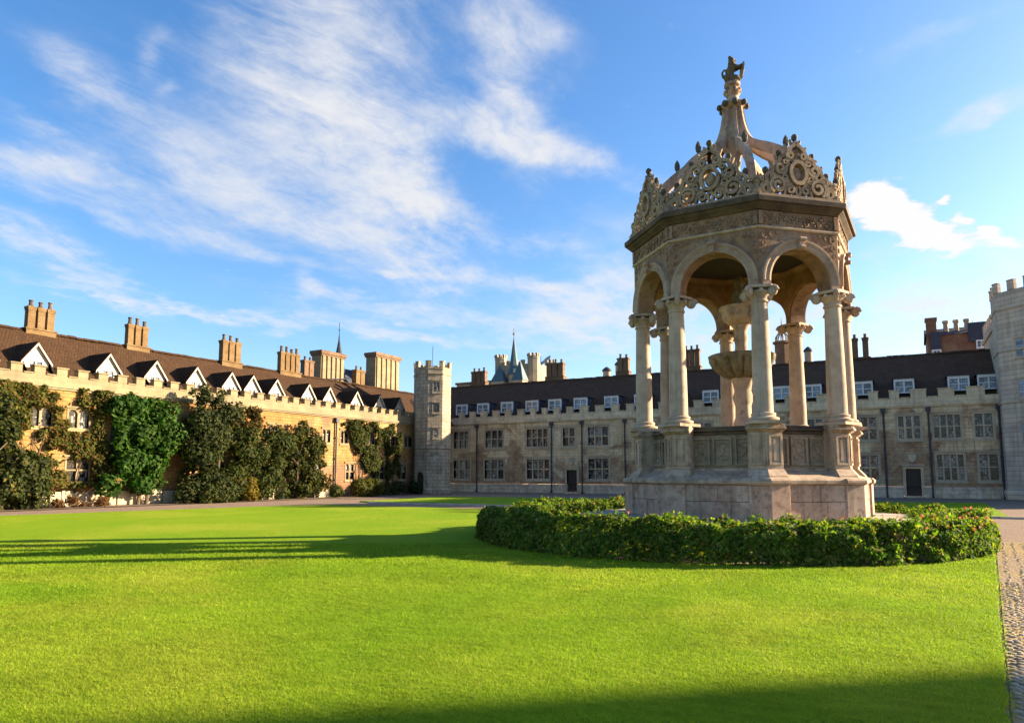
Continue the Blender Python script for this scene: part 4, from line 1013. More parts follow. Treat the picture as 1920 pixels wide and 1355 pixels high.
# plinth: core with two courses of dressed blocks
pl = ring([(2.9, .62), (2.9, 1.42), (2.6, 1.43)], 'plinth', M['f_pink'])
for k in range(8):
    rr_ = random.Random(40 + k)
    for c, (za, zb, n) in enumerate(((.665, 1.06, 3), (1.072, 1.425, 4))):
        cuts = [0] + sorted((i + rr_.uniform(-.18, .18)) / n for i in range(1, n)) + [1]
        for i in range(n):
            out = rr_.uniform(-.008, .008)
            ra = 2.97
            W = ra * s8
            y0 = -W + 2 * W * cuts[i] + (.002 if i else .0); y1 = -W + 2 * W * cuts[i + 1] - (.002 if i < n - 1 else .0)
            mb = MB(); x1 = ra * c8 + out
            mb.hexa([(2.72, y0 * .97, za), (x1, y0, za), (x1, y1, za), (2.72, y1 * .97, za), (2.72, y0 * .97, zb), (x1, y0, zb), (x1, y1, zb), (2.72, y1 * .97, zb)])
            fb(mb, 'stone', M['f_pink'], pl, rotz=FACE[k], bevel=.006)
ring([(2.7, 1.43), (2.98, 1.432), (3.04, 1.47), (3.04, 1.53), (2.99, 1.57), (2.42, 1.74), (2.2, 1.74)], 'plinth_ledge', M['f_stone'])
# basin walls between the pedestals, each with its carved panels
def wall_face():
    ap = 2.16
    mb = MB(); w = .86
    mb.hexa([(1.95, -w * .95, 1.6), (ap, -w, 1.6), (ap, w, 1.6), (1.95, w * .95, 1.6), (1.95, -w * .95, 2.64), (ap, -w, 2.64), (ap, w, 2.64), (1.95, w * .95, 2.64)])
    o = fb(mb, 'basin_wall', M['f_panel'])
    mb = MB(); mb.box(1.9, ap + .10, -.9, .9, 2.643, 2.70); mb.box(1.9, ap + .06, -.9, .9, 2.70, 2.755); mb.box(ap, ap + .04, -.75, .75, 2.56, 2.64)
    fb(mb, 'coping', M['f_dark'], o, bevel=.012)
    mb = MB(); mb.box(ap, ap + .06, -.78, .78, 1.70, 1.80); fb(mb, 'skirting', M['f_stone'], o, bevel=.01)
    for yc in (-.5, 0, .5):
        p = MB()
        for r_, t in ((.0, .05),):
            p.box(ap, ap + t, yc - .22, yc - .17, 1.86, 2.50); p.box(ap, ap + t, yc + .17, yc + .22, 1.86, 2.50)
            p.box(ap, ap + t, yc - .17, yc + .17, 2.45, 2.50); p.box(ap, ap + t, yc - .17, yc + .17, 1.86, 1.91)
        fb(p, 'panel_frame', M['f_panel'], o, bevel=.01)
        q = MB()
        q.sphere((ap + .0, yc, 2.2), (.03, .06, .09), 8, 5)
        for s in (-1, 1):
            for t in (-1, 1):
                q.tube([(ap + .015, yc + s * (.02 + .10 * math.sin(a)), 2.18 + t * (.08 + .13 * a / 3.4)) for a in np.linspace(0, 3.4, 8)], .012, 5)
        fb(q, 'relief', M['f_panel'], o, smooth=True)
    return o
bw = wall_face(); bw.rotation_euler.z = FACE[0]
def turn(o, dz):
    o.rotation_euler.z = dz
# sub-parts carry no turn of their own: they ride on the part
def eight(o, angles):
    for a in angles[1:]:
        c = dup(o, fo, a)
    o.rotation_euler.z = angles[0]
eight(bw, FACE)
# pedestals straddling each corner
def ped_poly(r, w, d):
    t1 = Vector((-s8, c8)); n1 = Vector((c8, s8))       # along / out of the next face, in the corner's own frame
    P0 = Vector((r, 0)); P1 = P0 + t1 * w; P2 = P1 - n1 * d
    return [(P0.x, P0.y), (P1.x, P1.y), (P2.x, P2.y), (r - d - .35, 0), (P2.x, -P2.y), (P1.x, -P1.y)][::-1]
def pedestal():
    mb = MB(); mb.prism(ped_poly(2.74, .40, .42), 1.78, 2.60)
    o = fb(mb, 'pedestal', M['f_stone'])
    mb = MB(); mb.prism(ped_poly(2.92, .49, .6), 1.56, 1.62, ped_poly(2.90, .48, .6)); mb.prism(ped_poly(2.90, .48, .6), 1.623, 1.775, ped_poly(2.76, .41, .46))
    fb(mb, 'pedestal_base', M['f_stone'], o, bevel=.01)
    mb = MB(); mb.prism(ped_poly(2.76, .41, .44), 2.585, 2.64, ped_poly(2.84, .46, .5)); mb.prism(ped_poly(2.86, .47, .52), 2.643, 2.70); mb.prism(ped_poly(2.82, .45, .48), 2.703, 2.76)
    fb(mb, 'pedestal_cap', M['f_stone'], o, bevel=.008)
    for s in (-1, 1):
        t = Vector((-s8, s * c8)); n = Vector((c8, s * s8)); P0 = Vector((2.74, 0))
        mb = MB()
        def pb(a0, a1, z0, z1, th):
            A = P0 + t * a0; B = P0 + t * a1; u = n * th
            mb.prism([(A.x, A.y), (B.x, B.y), ((B + u).x, (B + u).y), ((A + u).x, (A + u).y)], z0, z1)
        pb(.035, .085, 1.86, 2.53, .028); pb(.315, .365, 1.86, 2.53, .028); pb(.085, .315, 2.48, 2.53, .028); pb(.085, .315, 1.86, 1.91, .028)
        pb(.15, .25, 1.96, 2.43, .022)
        fb(mb, 'panel_frame', M['f_stone'], o, bevel=.006)
    return o
eight(pedestal(), VERT)
# the plinth breaks forward a little under every pedestal
def corner_block():
    mb = MB(); mb.prism(ped_poly(3.035, .46, .4), .664, 1.428)
    o = fb(mb, 'corner_block', M['f_pink'], bevel=.012)
    mb = MB(); mb.prism(ped_poly(3.06, .475, .4), 1.431, 1.465, ped_poly(3.10, .50, .4)); mb.prism(ped_poly(3.10, .50, .4), 1.468, 1.525); mb.prism(ped_poly(3.10, .50, .4), 1.528, 1.57, ped_poly(3.04, .47, .4))
    fb(mb, 'ledge_block', M['f_stone'], o, bevel=.008)
    return o
eight(corner_block(), VERT)
# columns
def column():
    cx = 2.5
    sh = [(.222, 3.02), (.215, 3.06)]
    for i in range(1, 13):
        t = i / 12; sh.append((.215 - .040 * t ** 1.5, 3.06 + 2.42 * t))
    sh += [(.20, 5.49), (.205, 5.52), (.185, 5.55)]
    mb = MB(); mb.lathe(sh, 28, 0, (cx, 0))
    o = fb(mb, 'column', M['f_column'], smooth=True)
    mb = MB(); mb.prism([(cx - .36, -.34), (cx + .36, -.34), (cx + .36, .34), (cx - .36, .34)], 2.763, 2.83)
    mb.lathe([(.315, 2.833), (.335, 2.86), (.33, 2.90), (.275, 2.92), (.252, 2.945), (.268, 2.97), (.262, 3.0), (.226, 3.017)], 28, 0, (cx, 0))
    fb(mb, 'column_base', M['f_column'], o, smooth=True)
    mb = MB(); mb.lathe([(.183, 5.55), (.195, 5.62), (.25, 5.68), (.28, 5.72), (.24, 5.76)], 24, 0, (cx, 0))
    for k in range(4):
        a = R(45 + 90 * k); px_, py_2 = cx + .36 * math.cos(a), .36 * math.sin(a)
        # volute: a coil seen from the side
        dx, dy = -math.sin(a), math.cos(a)
        ux, uy = math.cos(a), math.sin(a)
        sp_ = []
        for i in range(22):
            th = i / 21 * 2.2 * 2 * PI; rr2 = .12 * (1 - i / 26)
            sp_.append((px_ + ux * rr2 * math.cos(th), py_2 + uy * rr2 * math.cos(th), 5.70 + rr2 * math.sin(th)))
        mb.tube(sp_, [.042 * (1 - i / 40) for i in range(22)], 6)
        mb.tube([(px_ - dx * .055, py_2 - dy * .055, 5.70), (px_ + dx * .055, py_2 + dy * .055, 5.70)], .085, 10)
    for k in range(4):
        a = R(90 * k); mb.sphere((cx + .27 * math.cos(a), .27 * math.sin(a), 5.73), .055, 8, 5)
    q = .30
    mb.prism([(cx + q, -q * .7), (cx + q, q * .7), (cx + q * .7, q), (cx - q * .7, q), (cx - q, q * .7), (cx - q, -q * .7), (cx - q * .7, -q), (cx + q * .7, -q)], 5.79, 5.85)
    fb(mb, 'capital', M['f_column'], o, smooth=True)
    return o
eight(column(), VERT)
# arches
RO, RI, ZC, ZS, ZT = 2.69, 2.24, 5.97, 5.853, 7.62
def arch():
    xo, xi = RO * c8, RI * c8
    wo, wi = RO * s8, RI * s8
    ra = .775; N_ = 24
    def bd(a, w):
        c, s = math.cos(a), math.sin(a)
        t = min(w / abs(c) if abs(c) > 1e-6 else 1e9, (ZT - ZC) / s if s > 1e-6 else 1e9)
        return (t * c, ZC + t * s)
    angs = sorted(set([PI * i / N_ for i in range(N_ + 1)] + [math.atan2(ZT - ZC, wo), PI - math.atan2(ZT - ZC, wo)]))
    vs = []; fs = []
    for a in angs:
        ci, cz = ra * math.cos(a), ZC + ra * math.sin(a)
        bo = bd(a, wo)
        vs += [(xo, ci, cz), (xo, *bo), (xi, ci, cz), (xi, bo[0] * wi / wo, bo[1])]
    for i in range(len(angs) - 1):
        a, b = 4 * i, 4 * (i + 1)
        fs += [(a, b, b + 1, a + 1), (a + 2, a + 3, b + 3, b + 2), (a, a + 2, b + 2, b)]
    mb = MB(); mb.add(vs, fs)
    for s in (-1, 1):
        mb.add([(xo, s * ra, ZS), (xo, s * wo, ZS), (xo, s * wo, ZC), (xo, s * ra, ZC), (xi, s * ra, ZS), (xi, s * wi, ZS), (xi, s * wi, ZC), (xi, s * ra, ZC)],
               [(0, 1, 2, 3), (4, 7, 6, 5), (0, 4, 5, 1), (0, 3, 7, 4)])
    o = fb(mb, 'arch', M['f_brown'])
    # moulded archivolt
    mb = MB()
    prof = [(.0, .0), (.0, .05), (.05, .07), (.09, .045), (.13, .05), (.17, .085), (.215, .085), (.225, .0)]
    n = 32; m = len(prof); vs = []; fs = []
    for i in range(n + 1):
        a = PI * i / n
        for (r, d) in prof: vs.append((xo + d, (ra + .005 + r) * math.cos(a), ZC + (ra + .005 + r) * math.sin(a)))
    for i in range(n):
        for j in range(m - 1): fs.append((i * m + j, i * m + j + 1, (i + 1) * m + j + 1, (i + 1) * m + j))
    fs += [tuple(range(m)), tuple(range(n * m + m - 1, n * m - 1, -1))]
    mb.add(vs, fs)
    for s in (-1, 1):
        mb.box(xo, xo + .06, min(s * (ra + .01), s * (ra + .22)), max(s * (ra + .01), s * (ra + .22)), ZS, ZC - .002)
    fb(mb, 'archivolt', M['f_arch'], o, smooth=True)
    k = MB(); zt = ZC + ra
    k.hexa([(xo, -.05, zt - .02), (xo + .12, -.05, zt - .02), (xo + .12, .05, zt - .02), (xo, .05, zt - .02), (xo, -.075, zt + .25), (xo + .15, -.075, zt + .25), (xo + .15, .075, zt + .25), (xo, .075, zt + .25)])
    k.tube([(xo + .14, -.06, zt + .03), (xo + .14, .06, zt + .03)], .045, 8); k.tube([(xo + .15, -.085, zt + .21), (xo + .15, .085, zt + .21)], .05, 8)
    fb(k, 'keystone', M['f_arch'], o, bevel=.008)
    # carved spandrels
    c_ = MB()
    for s in (-1, 1):
        for (yy, z, r) in ((.88, 7.02, .085), (.90, 6.82, .06), (.72, 7.06, .055), (.93, 6.64, .04), (.56, 7.10, .035)):
            pts = [(xo + .012, s * yy + r * (1 - i / 16) * math.cos(s * (i * .75 + 1)), z + r * (1 - i / 16) * math.sin(i * .75 + 1)) for i in range(13)]
            c_.tube(pts, .020, 5)
            c_.sphere((xo + .01, s * yy, z), (.02, .025, .025), 6, 4)
    tag(fb(c_, 'spandrel_carving', M['f_brown'], o, smooth=True), kind='stuff')
    # frieze relief
    f_ = MB(); y = -.86
    rr2 = random.Random(5); i = 0
    while y < .87:
        r = rr2.uniform(.05, .085); zc = 7.41 + rr2.uniform(-.03, .03); s = 1 if i % 2 else -1
        f_.tube([(xo + .02, y + r * (1 - j / 18) * math.cos(s * j * .7), zc + s * r * .3 + r * 1.25 * (1 - j / 18) * math.sin(s * j * .7)) for j in range(15)], [.022 * (1 - j / 30) for j in range(15)], 5)
        f_.sphere((xo + .015, y + r * .9, zc - s * .09), (.03, .035, .03), 6, 4)
        f_.sphere((xo + .015, y - r * .2, zc + s * .11), (.025, .045, .022), 6, 4)
        y += r * 2 + .03; i += 1
    tag(fb(f_, 'frieze_carving', M['f_brown'], o, smooth=True), kind='stuff')
    for s in (-1, 1):
        f2 = MB(); f2.box(xo, xo + .05, min(s * .93, s * 1.03), max(s * .93, s * 1.03), 7.26, 7.58)
        fb(f2, 'frieze_block', M['f_brown'], o, bevel=.01)
    return o
eight(arch(), FACE)
ring([(RO - .05, 7.17), (RO + .03, 7.175), (RO + .055, 7.20), (RO + .055, 7.225), (RO + .01, 7.245), (RO - .05, 7.25)], 'string_course', M['f_column'], cap=False)
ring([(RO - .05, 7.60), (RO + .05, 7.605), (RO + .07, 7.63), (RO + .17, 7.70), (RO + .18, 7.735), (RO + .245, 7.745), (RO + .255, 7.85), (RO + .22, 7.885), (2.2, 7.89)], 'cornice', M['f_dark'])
# vault under the crown
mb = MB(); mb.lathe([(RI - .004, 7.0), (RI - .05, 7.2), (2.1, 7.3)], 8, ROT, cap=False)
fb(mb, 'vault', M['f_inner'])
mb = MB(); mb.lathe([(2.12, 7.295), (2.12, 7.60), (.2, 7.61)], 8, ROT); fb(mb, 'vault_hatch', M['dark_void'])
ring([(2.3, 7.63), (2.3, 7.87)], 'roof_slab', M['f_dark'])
def iw():
    xi = RI * c8 - .006; w = RI * s8 - .01
    mb = MB()
    ra = .80; N_ = 20; vs = []; fs = []
    for i in range(N_ + 1):
        a = PI * i / N_
        t = min(w / max(abs(math.cos(a)), 1e-6), 1.12 / max(math.sin(a), 1e-6))
        vs += [(xi, ra * math.cos(a), ZC + ra * math.sin(a)), (xi, t * math.cos(a), ZC + t * math.sin(a)), (xi - .05, ra * math.cos(a), ZC + ra * math.sin(a)), (xi - .05, t * math.cos(a), ZC + t * math.sin(a))]
    for i in range(N_):
        a, b = 4 * i, 4 * i + 4
        fs += [(a + 2, a + 3, b + 3, b + 2), (a, a + 2, b + 2, b)]
    mb.add(vs, fs)
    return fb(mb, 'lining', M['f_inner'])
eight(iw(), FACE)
# pierced strapwork cresting, one gable to each side
def spiral(cy, cz, r0, turns, start, sgn=1, n=22, r1=.25):
    return [(cy + sgn * r0 * (1 - (1 - r1) * i / n) * math.cos(start + turns * 2 * PI * i / n), cz + r0 * (1 - (1 - r1) * i / n) * math.sin(start + turns * 2 * PI * i / n)) for i in range(n + 1)]
def smooth_path(pts, n=7):
    P = [Vector(p) for p in pts]; out = []
    for i in range(len(P) - 1):
        p0, p1, p2, p3 = P[max(i - 1, 0)], P[i], P[i + 1], P[min(i + 2, len(P) - 1)]
        for k in range(n):
            t = k / n
            out.append(tuple(.5 * ((2 * p1) + (p2 - p0) * t + (2 * p0 - 5 * p1 + 4 * p2 - p3) * t * t + (3 * p1 - p0 - 3 * p2 + p3) * t ** 3)))
    out.append(tuple(P[-1]))
    return out
def cresting():
    B = 7.86; X0, X1 = 2.42, 2.57
    mb = MB()
    mb.box(X0 - .04, X1 + .05, -1.05, 1.05, B, B + .10)
    th = 2 * PI
    oval = [(.20 * math.cos(th * i / 24), B + .66 + .255 * math.sin(th * i / 24)) for i in range(24)]
    mb.strap(oval, .085, X0, X1 + .05, closed=True)
    mb.sphere(((X0 + X1) / 2, 0, B + .66), (.07, .13, .17), 12, 8)
    def pr(path, w, a=X0, b=X1):
        for s in (-1, 1): mb.strap([(s * y, B + z) for y, z in path], w, a, b)
    pr(smooth_path([(.98, .08), (.93, .30), (.80, .40), (.80, .55), (.66, .66), (.60, .82), (.46, .90), (.42, 1.02), (.26, 1.08), (.20, 1.22), (.06, 1.34), (0, 1.42)]), 0.083, X0 + .01, X1 - .01)
    pr(spiral(.52, .34, .22, 1.6, R(-60)), 0.073, X0 + .005, X1 + .02)
    pr(spiral(.83, .24, .14, 1.5, R(70)), 0.064, X0 + .015, X1 + .01)
    pr(spiral(.44, .74, .15, 1.4, R(160)), 0.064, X0 + .008, X1 + .015)
    pr(spiral(.20, .26, .12, 1.3, R(20)), 0.059, X0 + .012, X1 + .005)
    pr(spiral(.18, 1.06, .10, 1.3, R(-30)), 0.054, X0 + .018, X1 + .008)
    pr(smooth_path([(.0, .10), (.06, .24), (.0, .40)]), .06, X0 + .02, X1 - .005)
    pr(smooth_path([(.22, .72), (.34, .62), (.5, .58), (.66, .5), (.74, .38)]), .06, X0 + .022, X1 - .012)
    pr(smooth_path([(.12, .42), (.26, .42), (.32, .28), (.36, .1)]), .06, X0 + .016, X1 - .008)
    pr([(.0, .92), (.0, 1.35)], .075, X0 + .024, X1 - .02)
    pr(smooth_path([(.68, .10), (.66, .22), (.74, .30)]), .055, X0 + .026, X1 - .015)
    pr(smooth_path([(.0, 1.0), (.16, .96), (.3, 1.0)]), .055, X0 + .028, X1 - .018)
    pr(spiral(.33, .52, .10, 1.4, R(200)), .045, X0 + .021, X1 + .012)
    pr(spiral(.66, .52, .09, 1.3, R(40)), .045, X0 + .023, X1 + .004)
    pr(spiral(.30, .92, .085, 1.3, R(100)), .045, X0 + .019, X1 + .002)
    pr(spiral(.93, .44, .06, 1.2, R(0)), .04, X0 + .025, X1 - .004)
    for s in (-1, 1):
        for (y, z, a) in ((.97, .36, 10), (.86, .50, 20), (.74, .68, 40), (.64, .84, 30), (.50, .98, 40), (.36, 1.10, 50), (.23, 1.26, 40), (.10, 1.40, 60)):
            xx = (X0 + X1) / 2; L_ = .10
            mb.tube([(xx, s * y, B + z - .03), (xx + .01, s * (y + L_ * .6 * math.cos(R(a))), B + z + L_ * .5 * math.sin(R(a)) + .03), (xx, s * (y + L_ * .75 * math.cos(R(a))), B + z + .09)], [.035, .032, .012], 5)
    o = fb(mb, 'cresting', M['f_crest'])
    for y, z, r in ((0, 1.42, .075), (.44, 1.02, .06), (-.44, 1.02, .06), (.80, .56, .07), (-.80, .56, .07)):
        b = MB(); xx = (X0 + X1) / 2
        b.lathe([(.035, B + z - .03), (.03, B + z + .04), (.05, B + z + .05), (.035, B + z + .07)], 8, 0, (xx, y)); b.sphere((xx, y, B + z + .07 + r * .8), (r, r, r * 1.1), 10, 7)
        fb(b, 'ball_finial', M['verdigris'], o, smooth=True)
    return o
eight(cresting(), FACE)
# small scrolled corner pieces joining one gable of strapwork to the next
def corner():
    B = 7.87; mb = MB(); cx = 2.66
    mb.prism([(cx - .10, -.13), (cx + .12, -.08), (cx + .15, 0), (cx + .12, .08), (cx - .10, .13)], B, B + .16)
    mb.lathe([(.11, B + .163), (.13, B + .20), (.08, B + .24), (.06, B + .34), (.09, B + .38), (.09, B + .42), (.05, B + .46)], 10, 0, (cx, 0))
    for s in (-1, 1):
        mb.tube([(cx - .02 - .06 * s * 0, s * (.10 + .09 * (1 - i / 16) * math.cos(i * .7)), B + .30 + .10 * (1 - i / 16) * math.sin(i * .7)) for i in range(13)], .026, 6)
    mb.sphere((cx, 0, B + .50), .06, 10, 7)
    return fb(mb, 'corner_scroll', M['f_crest'], smooth=True)
eight(corner(), VERT)
# ogee ribs sweeping up into the stem
RP = [(2.38, 7.88), (2.32, 8.4), (2.12, 8.95), (1.76, 9.38), (1.36, 9.72), (1.0, 9.98), (.70, 10.16), (.47, 10.35), (.33, 10.62), (.235, 11.0), (.19, 11.38)]
def rib():
    pth = smooth_path(RP, 6)
    mb = MB(); n = len(pth); vs = []
    for i, (r, z) in enumerate(pth):
        a = pth[max(i - 1, 0)]; b = pth[min(i + 1, n - 1)]
        d = Vector((b[0] - a[0], b[1] - a[1])).normalized(); nn2 = Vector((d.y, -d.x))
        if nn2.y < 0 and i > n * .7: pass
        w = .105 - .050 * i / n; h = .27 - .12 * i / n
        o_ = Vector((r, z)) ; out = nn2
        p = [o_ + out * h * .55, o_ - out * h * .6]
        vs += [(p[0].x, -w * .55, p[0].y), (p[0].x, w * .55, p[0].y), (o_.x, w, o_.y), (p[1].x, w * .8, p[1].y), (p[1].x, -w * .8, p[1].y), (o_.x, -w, o_.y)]
    fs = [tuple(6 * i + k if q == 0 else 0 for q in range(1)) for i in range(0)]
    for i in range(n - 1):
        for k in range(6): fs.append((6 * i + k, 6 * i + (k + 1) % 6, 6 * (i + 1) + (k + 1) % 6, 6 * (i + 1) + k))
    fs += [tuple(range(5, -1, -1)), tuple(6 * (n - 1) + k for k in range(6))]
    mb.add(vs, fs)
    o = fb(mb, 'rib', M['f_stone'], smooth=True)
    b = MB(); cx, cz = 1.50, 9.66
    b.lathe([(.04, cz - .04), (.035, cz + .12), (.06, cz + .14), (.075, cz + .24), (.06, cz + .33), (.012, cz + .42)], 8, 0, (cx, 0)); fb(b, 'acorn_finial', M['verdigris'], o, smooth=True)
    return o
eight(rib(), VERT)
mb = MB(); mb.lathe([(.12, 7.9), (.11, 9.6), (.16, 10.05), (.34, 10.38), (.33, 10.60), (.245, 10.9), (.205, 11.2), (.20, 11.45)], 32, ROT, rf=lambda i, z: 1 + .07 * math.cos(i * PI / 2))
fb(mb, 'stem', M['f_stone'], smooth=True)
mb = MB(); mb.lathe([(.20, 11.36), (.27, 11.40), (.33, 11.47), (.32, 11.54), (.24, 11.58), (.18, 11.62), (.15, 11.74), (.20, 11.83), (.23, 11.88), (.17, 11.93), (.14, 12.0), (.21, 12.05), (.21, 12.12)], 20)
co = fb(mb, 'collar', M['f_stone'], smooth=True)
for k in range(8):
    b = MB(); a = ROT + R(45 * k); b.sphere((.35 * math.cos(a), .35 * math.sin(a), 11.47), (.08, .08, .085), 8, 6); fb(b, 'ball_finial', M['verdigris'], co, smooth=True)
for k in range(6):
    b = MB(); a = R(60 * k); b.sphere((.18 * math.cos(a), .18 * math.sin(a), 11.90), (.06, .06, .09), 8, 6); fb(b, 'boss', M['f_brown'], co, smooth=True)
# seated lion that holds a shield
L = MB(); Z0 = 12.10
L.lathe([(.2, Z0), (.2, Z0 + .06), (.17, Z0 + .08)], 12)
for c, r in (((-.07, 0, .20), (.15, .13, .15)), ((-.05, 0, .34), (.12, .11, .17)), ((-.01, 0, .47), (.105, .10, .15)), ((0, 0, .60), (.10, .10, .10)), ((.0, 0, .70), (.085, .085, .09)), ((.07, 0, .67), (.07, .05, .05)), ((-.04, 0, .78), (.05, .06, .05)),
             ((.05, .09, .16), (.14, .05, .09)), ((.05, -.09, .16), (.14, .05, .09)), ((.15, .09, .10), (.07, .045, .05)), ((.15, -.09, .10), (.07, .045, .05))):
    L.sphere((c[0], c[1], Z0 + c[2]), r, 12, 8)
for s in (-1, 1): L.tube([(.02, s * .08, Z0 + .52), (.10, s * .10, Z0 + .47), (.19, s * .07, Z0 + .50), (.26, s * .04, Z0 + .55)], [.055, .05, .042, .045], 8)
L.tube([(-.17, 0, Z0 + .16), (-.24, 0, Z0 + .22), (-.26, 0, Z0 + .34), (-.20, 0, Z0 + .42), (-.13, 0, Z0 + .40), (-.14, 0, Z0 + .34)], [.035, .032, .03, .03, .035, .045], 7)
lion = fb(L, 'lion_statue', M['statue'], rotz=R(28.9))
rm = lion.modifiers.new('carved', 'REMESH'); rm.mode = 'VOXEL'; rm.voxel_size = .015; rm.use_smooth_shade = True
sm = lion.modifiers.new('worn', 'SMOOTH'); sm.factor = .5; sm.iterations = 1
S_ = MB()
sec = [(.0, .13), (.10, .14), (.22, .135), (.34, .09), (.42, .02)]
for i in range(len(sec) - 1):
    (z0, w0), (z1, w1) = sec[i], sec[i + 1]
    za, zb = Z0 + .60 - z0, Z0 + .60 - z1
    xa, xb = .30 - .10 * (z0 / .42) ** 2 * .6, .30 - .10 * (z1 / .42) ** 2 * .6
    S_.hexa([(xb - .03, -w1, zb), (xb + .01, -w1, zb), (xb + .01, w1, zb), (xb - .03, w1, zb), (xa - .03, -w0, za), (xa + .01, -w0, za), (xa + .01, w0, za), (xa - .03, w0, za)])
    S_.hexa([(xb + .01, -w1 * .55, zb), (xb + .035, -w1 * .4, zb), (xb + .035, w1 * .4, zb), (xb + .01, w1 * .55, zb), (xa + .01, -w0 * .55, za), (xa + .035, -w0 * .4, za), (xa + .035, w0 * .4, za), (xa + .01, w0 * .55, za)])
fb(S_, 'shield', M['shield'], lion)
# basins and the central shaft
mb = MB(); mb.lathe([(.34, 1.4), (.34, 2.4), (.26, 2.5), (.22, 2.7), (.27, 2.95), (.21, 3.1), (.19, 3.4), (.25, 3.62), (.20, 3.8), (.24, 4.0), (.30, 4.12)], 20, rf=lambda i, z: 1 + .05 * math.cos(i * PI / 2.5 + z * 5))
fb(mb, 'basin_shaft', M['f_stone'], smooth=True)
gad = lambda i, z: .86 + .20 * abs(math.cos(i * PI / 8)) ** .6 if z < 4.6 else 1
mb = MB(); mb.lathe([(.30, 4.11), (.44, 4.17), (.60, 4.30), (.73, 4.45), (.79, 4.585), (.82, 4.62), (.84, 4.70), (.80, 4.72), (.72, 4.64), (.5, 4.5), (.2, 4.45)], 96, rf=gad)
fb(mb, 'lower_bowl', M['f_moss'], smooth=True)
mb = MB(); mb.lathe([(.2, 4.45), (.17, 4.75), (.15, 5.0), (.18, 5.15), (.15, 5.3), (.19, 5.45), (.24, 5.52)], 18); fb(mb, 'upper_shaft', M['f_stone'], smooth=True)
gad2 = lambda i, z: .95 + .09 * abs(math.cos(i * PI / 8)) if z < 5.86 else 1
mb = MB(); mb.lathe([(.20, 5.52), (.32, 5.56), (.43, 5.66), (.47, 5.80), (.49, 5.88), (.53, 5.92), (.53, 5.98), (.48, 5.99), (.2, 5.92)], 96, rf=gad2); fb(mb, 'upper_bowl', M['f_stone'], smooth=True)
mb = MB(); mb.lathe([(.11, 5.92), (.10, 6.05), (.16, 6.15), (.19, 6.28), (.15, 6.42), (.09, 6.5), (.13, 6.58), (.14, 6.68), (.07, 6.8)], 18, rf=lambda i, z: 1 + .12 * math.cos(i * PI / 1.5)); fb(mb, 'pineapple', M['f_moss'], smooth=True)
for k in range(6):
    a = R(60 * k + 15); b = MB(); b.sphere((.49 * math.cos(a), .49 * math.sin(a), 5.75), (.06, .06, .09), 8, 5); fb(b, 'lion_mask', M['f_stone'], fo, smooth=True)

# ---------------------------------------------------------------- foliage
def leaf_quads(P, nrm, size, jit=.5, seed=1, ar=.55, fold=False):
    """one pointed leaf (diamond) per point"""
    g = np.random.default_rng(seed)
    n = len(P)
    nr = nrm + g.normal(0, jit, (n, 3)); nr /= np.linalg.norm(nr, axis=1, keepdims=True) + 1e-9
    t = g.normal(0, 1, (n, 3)); t -= nr * (t * nr).sum(1, keepdims=True); t /= np.linalg.norm(t, axis=1, keepdims=True) + 1e-9
    b = np.cross(nr, t)
    s = (size * g.uniform(.6, 1.35, n))[:, None]
    V = np.stack([P - t * s, P + b * s * ar - t * s * .1, P + t * s, P - b * s * ar - t * s * .1], 1).reshape(-1, 3)
    F = np.arange(n * 4).reshape(n, 4)
    return V, F
def leaf_object(name, V, F, mat, parent, kind=None):
    me = fast_mesh(name, np.asarray(V) - np.array(WO[parent.name]), F, mat)
    o = bpy.data.objects.new(name, me); C.objects.link(o); o.parent = parent
    WO[o.name] = WO[parent.name]
    if kind: o['kind'] = kind
    return o
def clump_crown(blobs, n, size, seed, shell=.55):
    """leaf positions in uneven clumps: blobs are (centre, radii)"""
    g = np.random.default_rng(seed)
    vol = np.array([r[0] * r[1] * r[2] for c, r in blobs]) ** .67
    cnt = np.maximum(1, (n * vol / vol.sum()).astype(int))
    PP = []; NN = []
    for (c, r), m in zip(blobs, cnt):
        d = g.normal(0, 1, (m, 3)); d /= np.linalg.norm(d, axis=1, keepdims=True)
        rad = shell + (1.08 - shell) * g.random(m) ** .6
        lob = np.array([noise.noise(Vector(q) * 2.3 + Vector((seed, c[0], c[1]))) for q in d])
        rad *= 1 + .55 * lob
        keep = g.random(m) < (.70 + 1.3 * lob)
        P = np.array(c) + d * rad[:, None] * np.array(r)
        PP.append(P[keep]); NN.append(d[keep])
    return np.concatenate(PP), np.concatenate(NN)
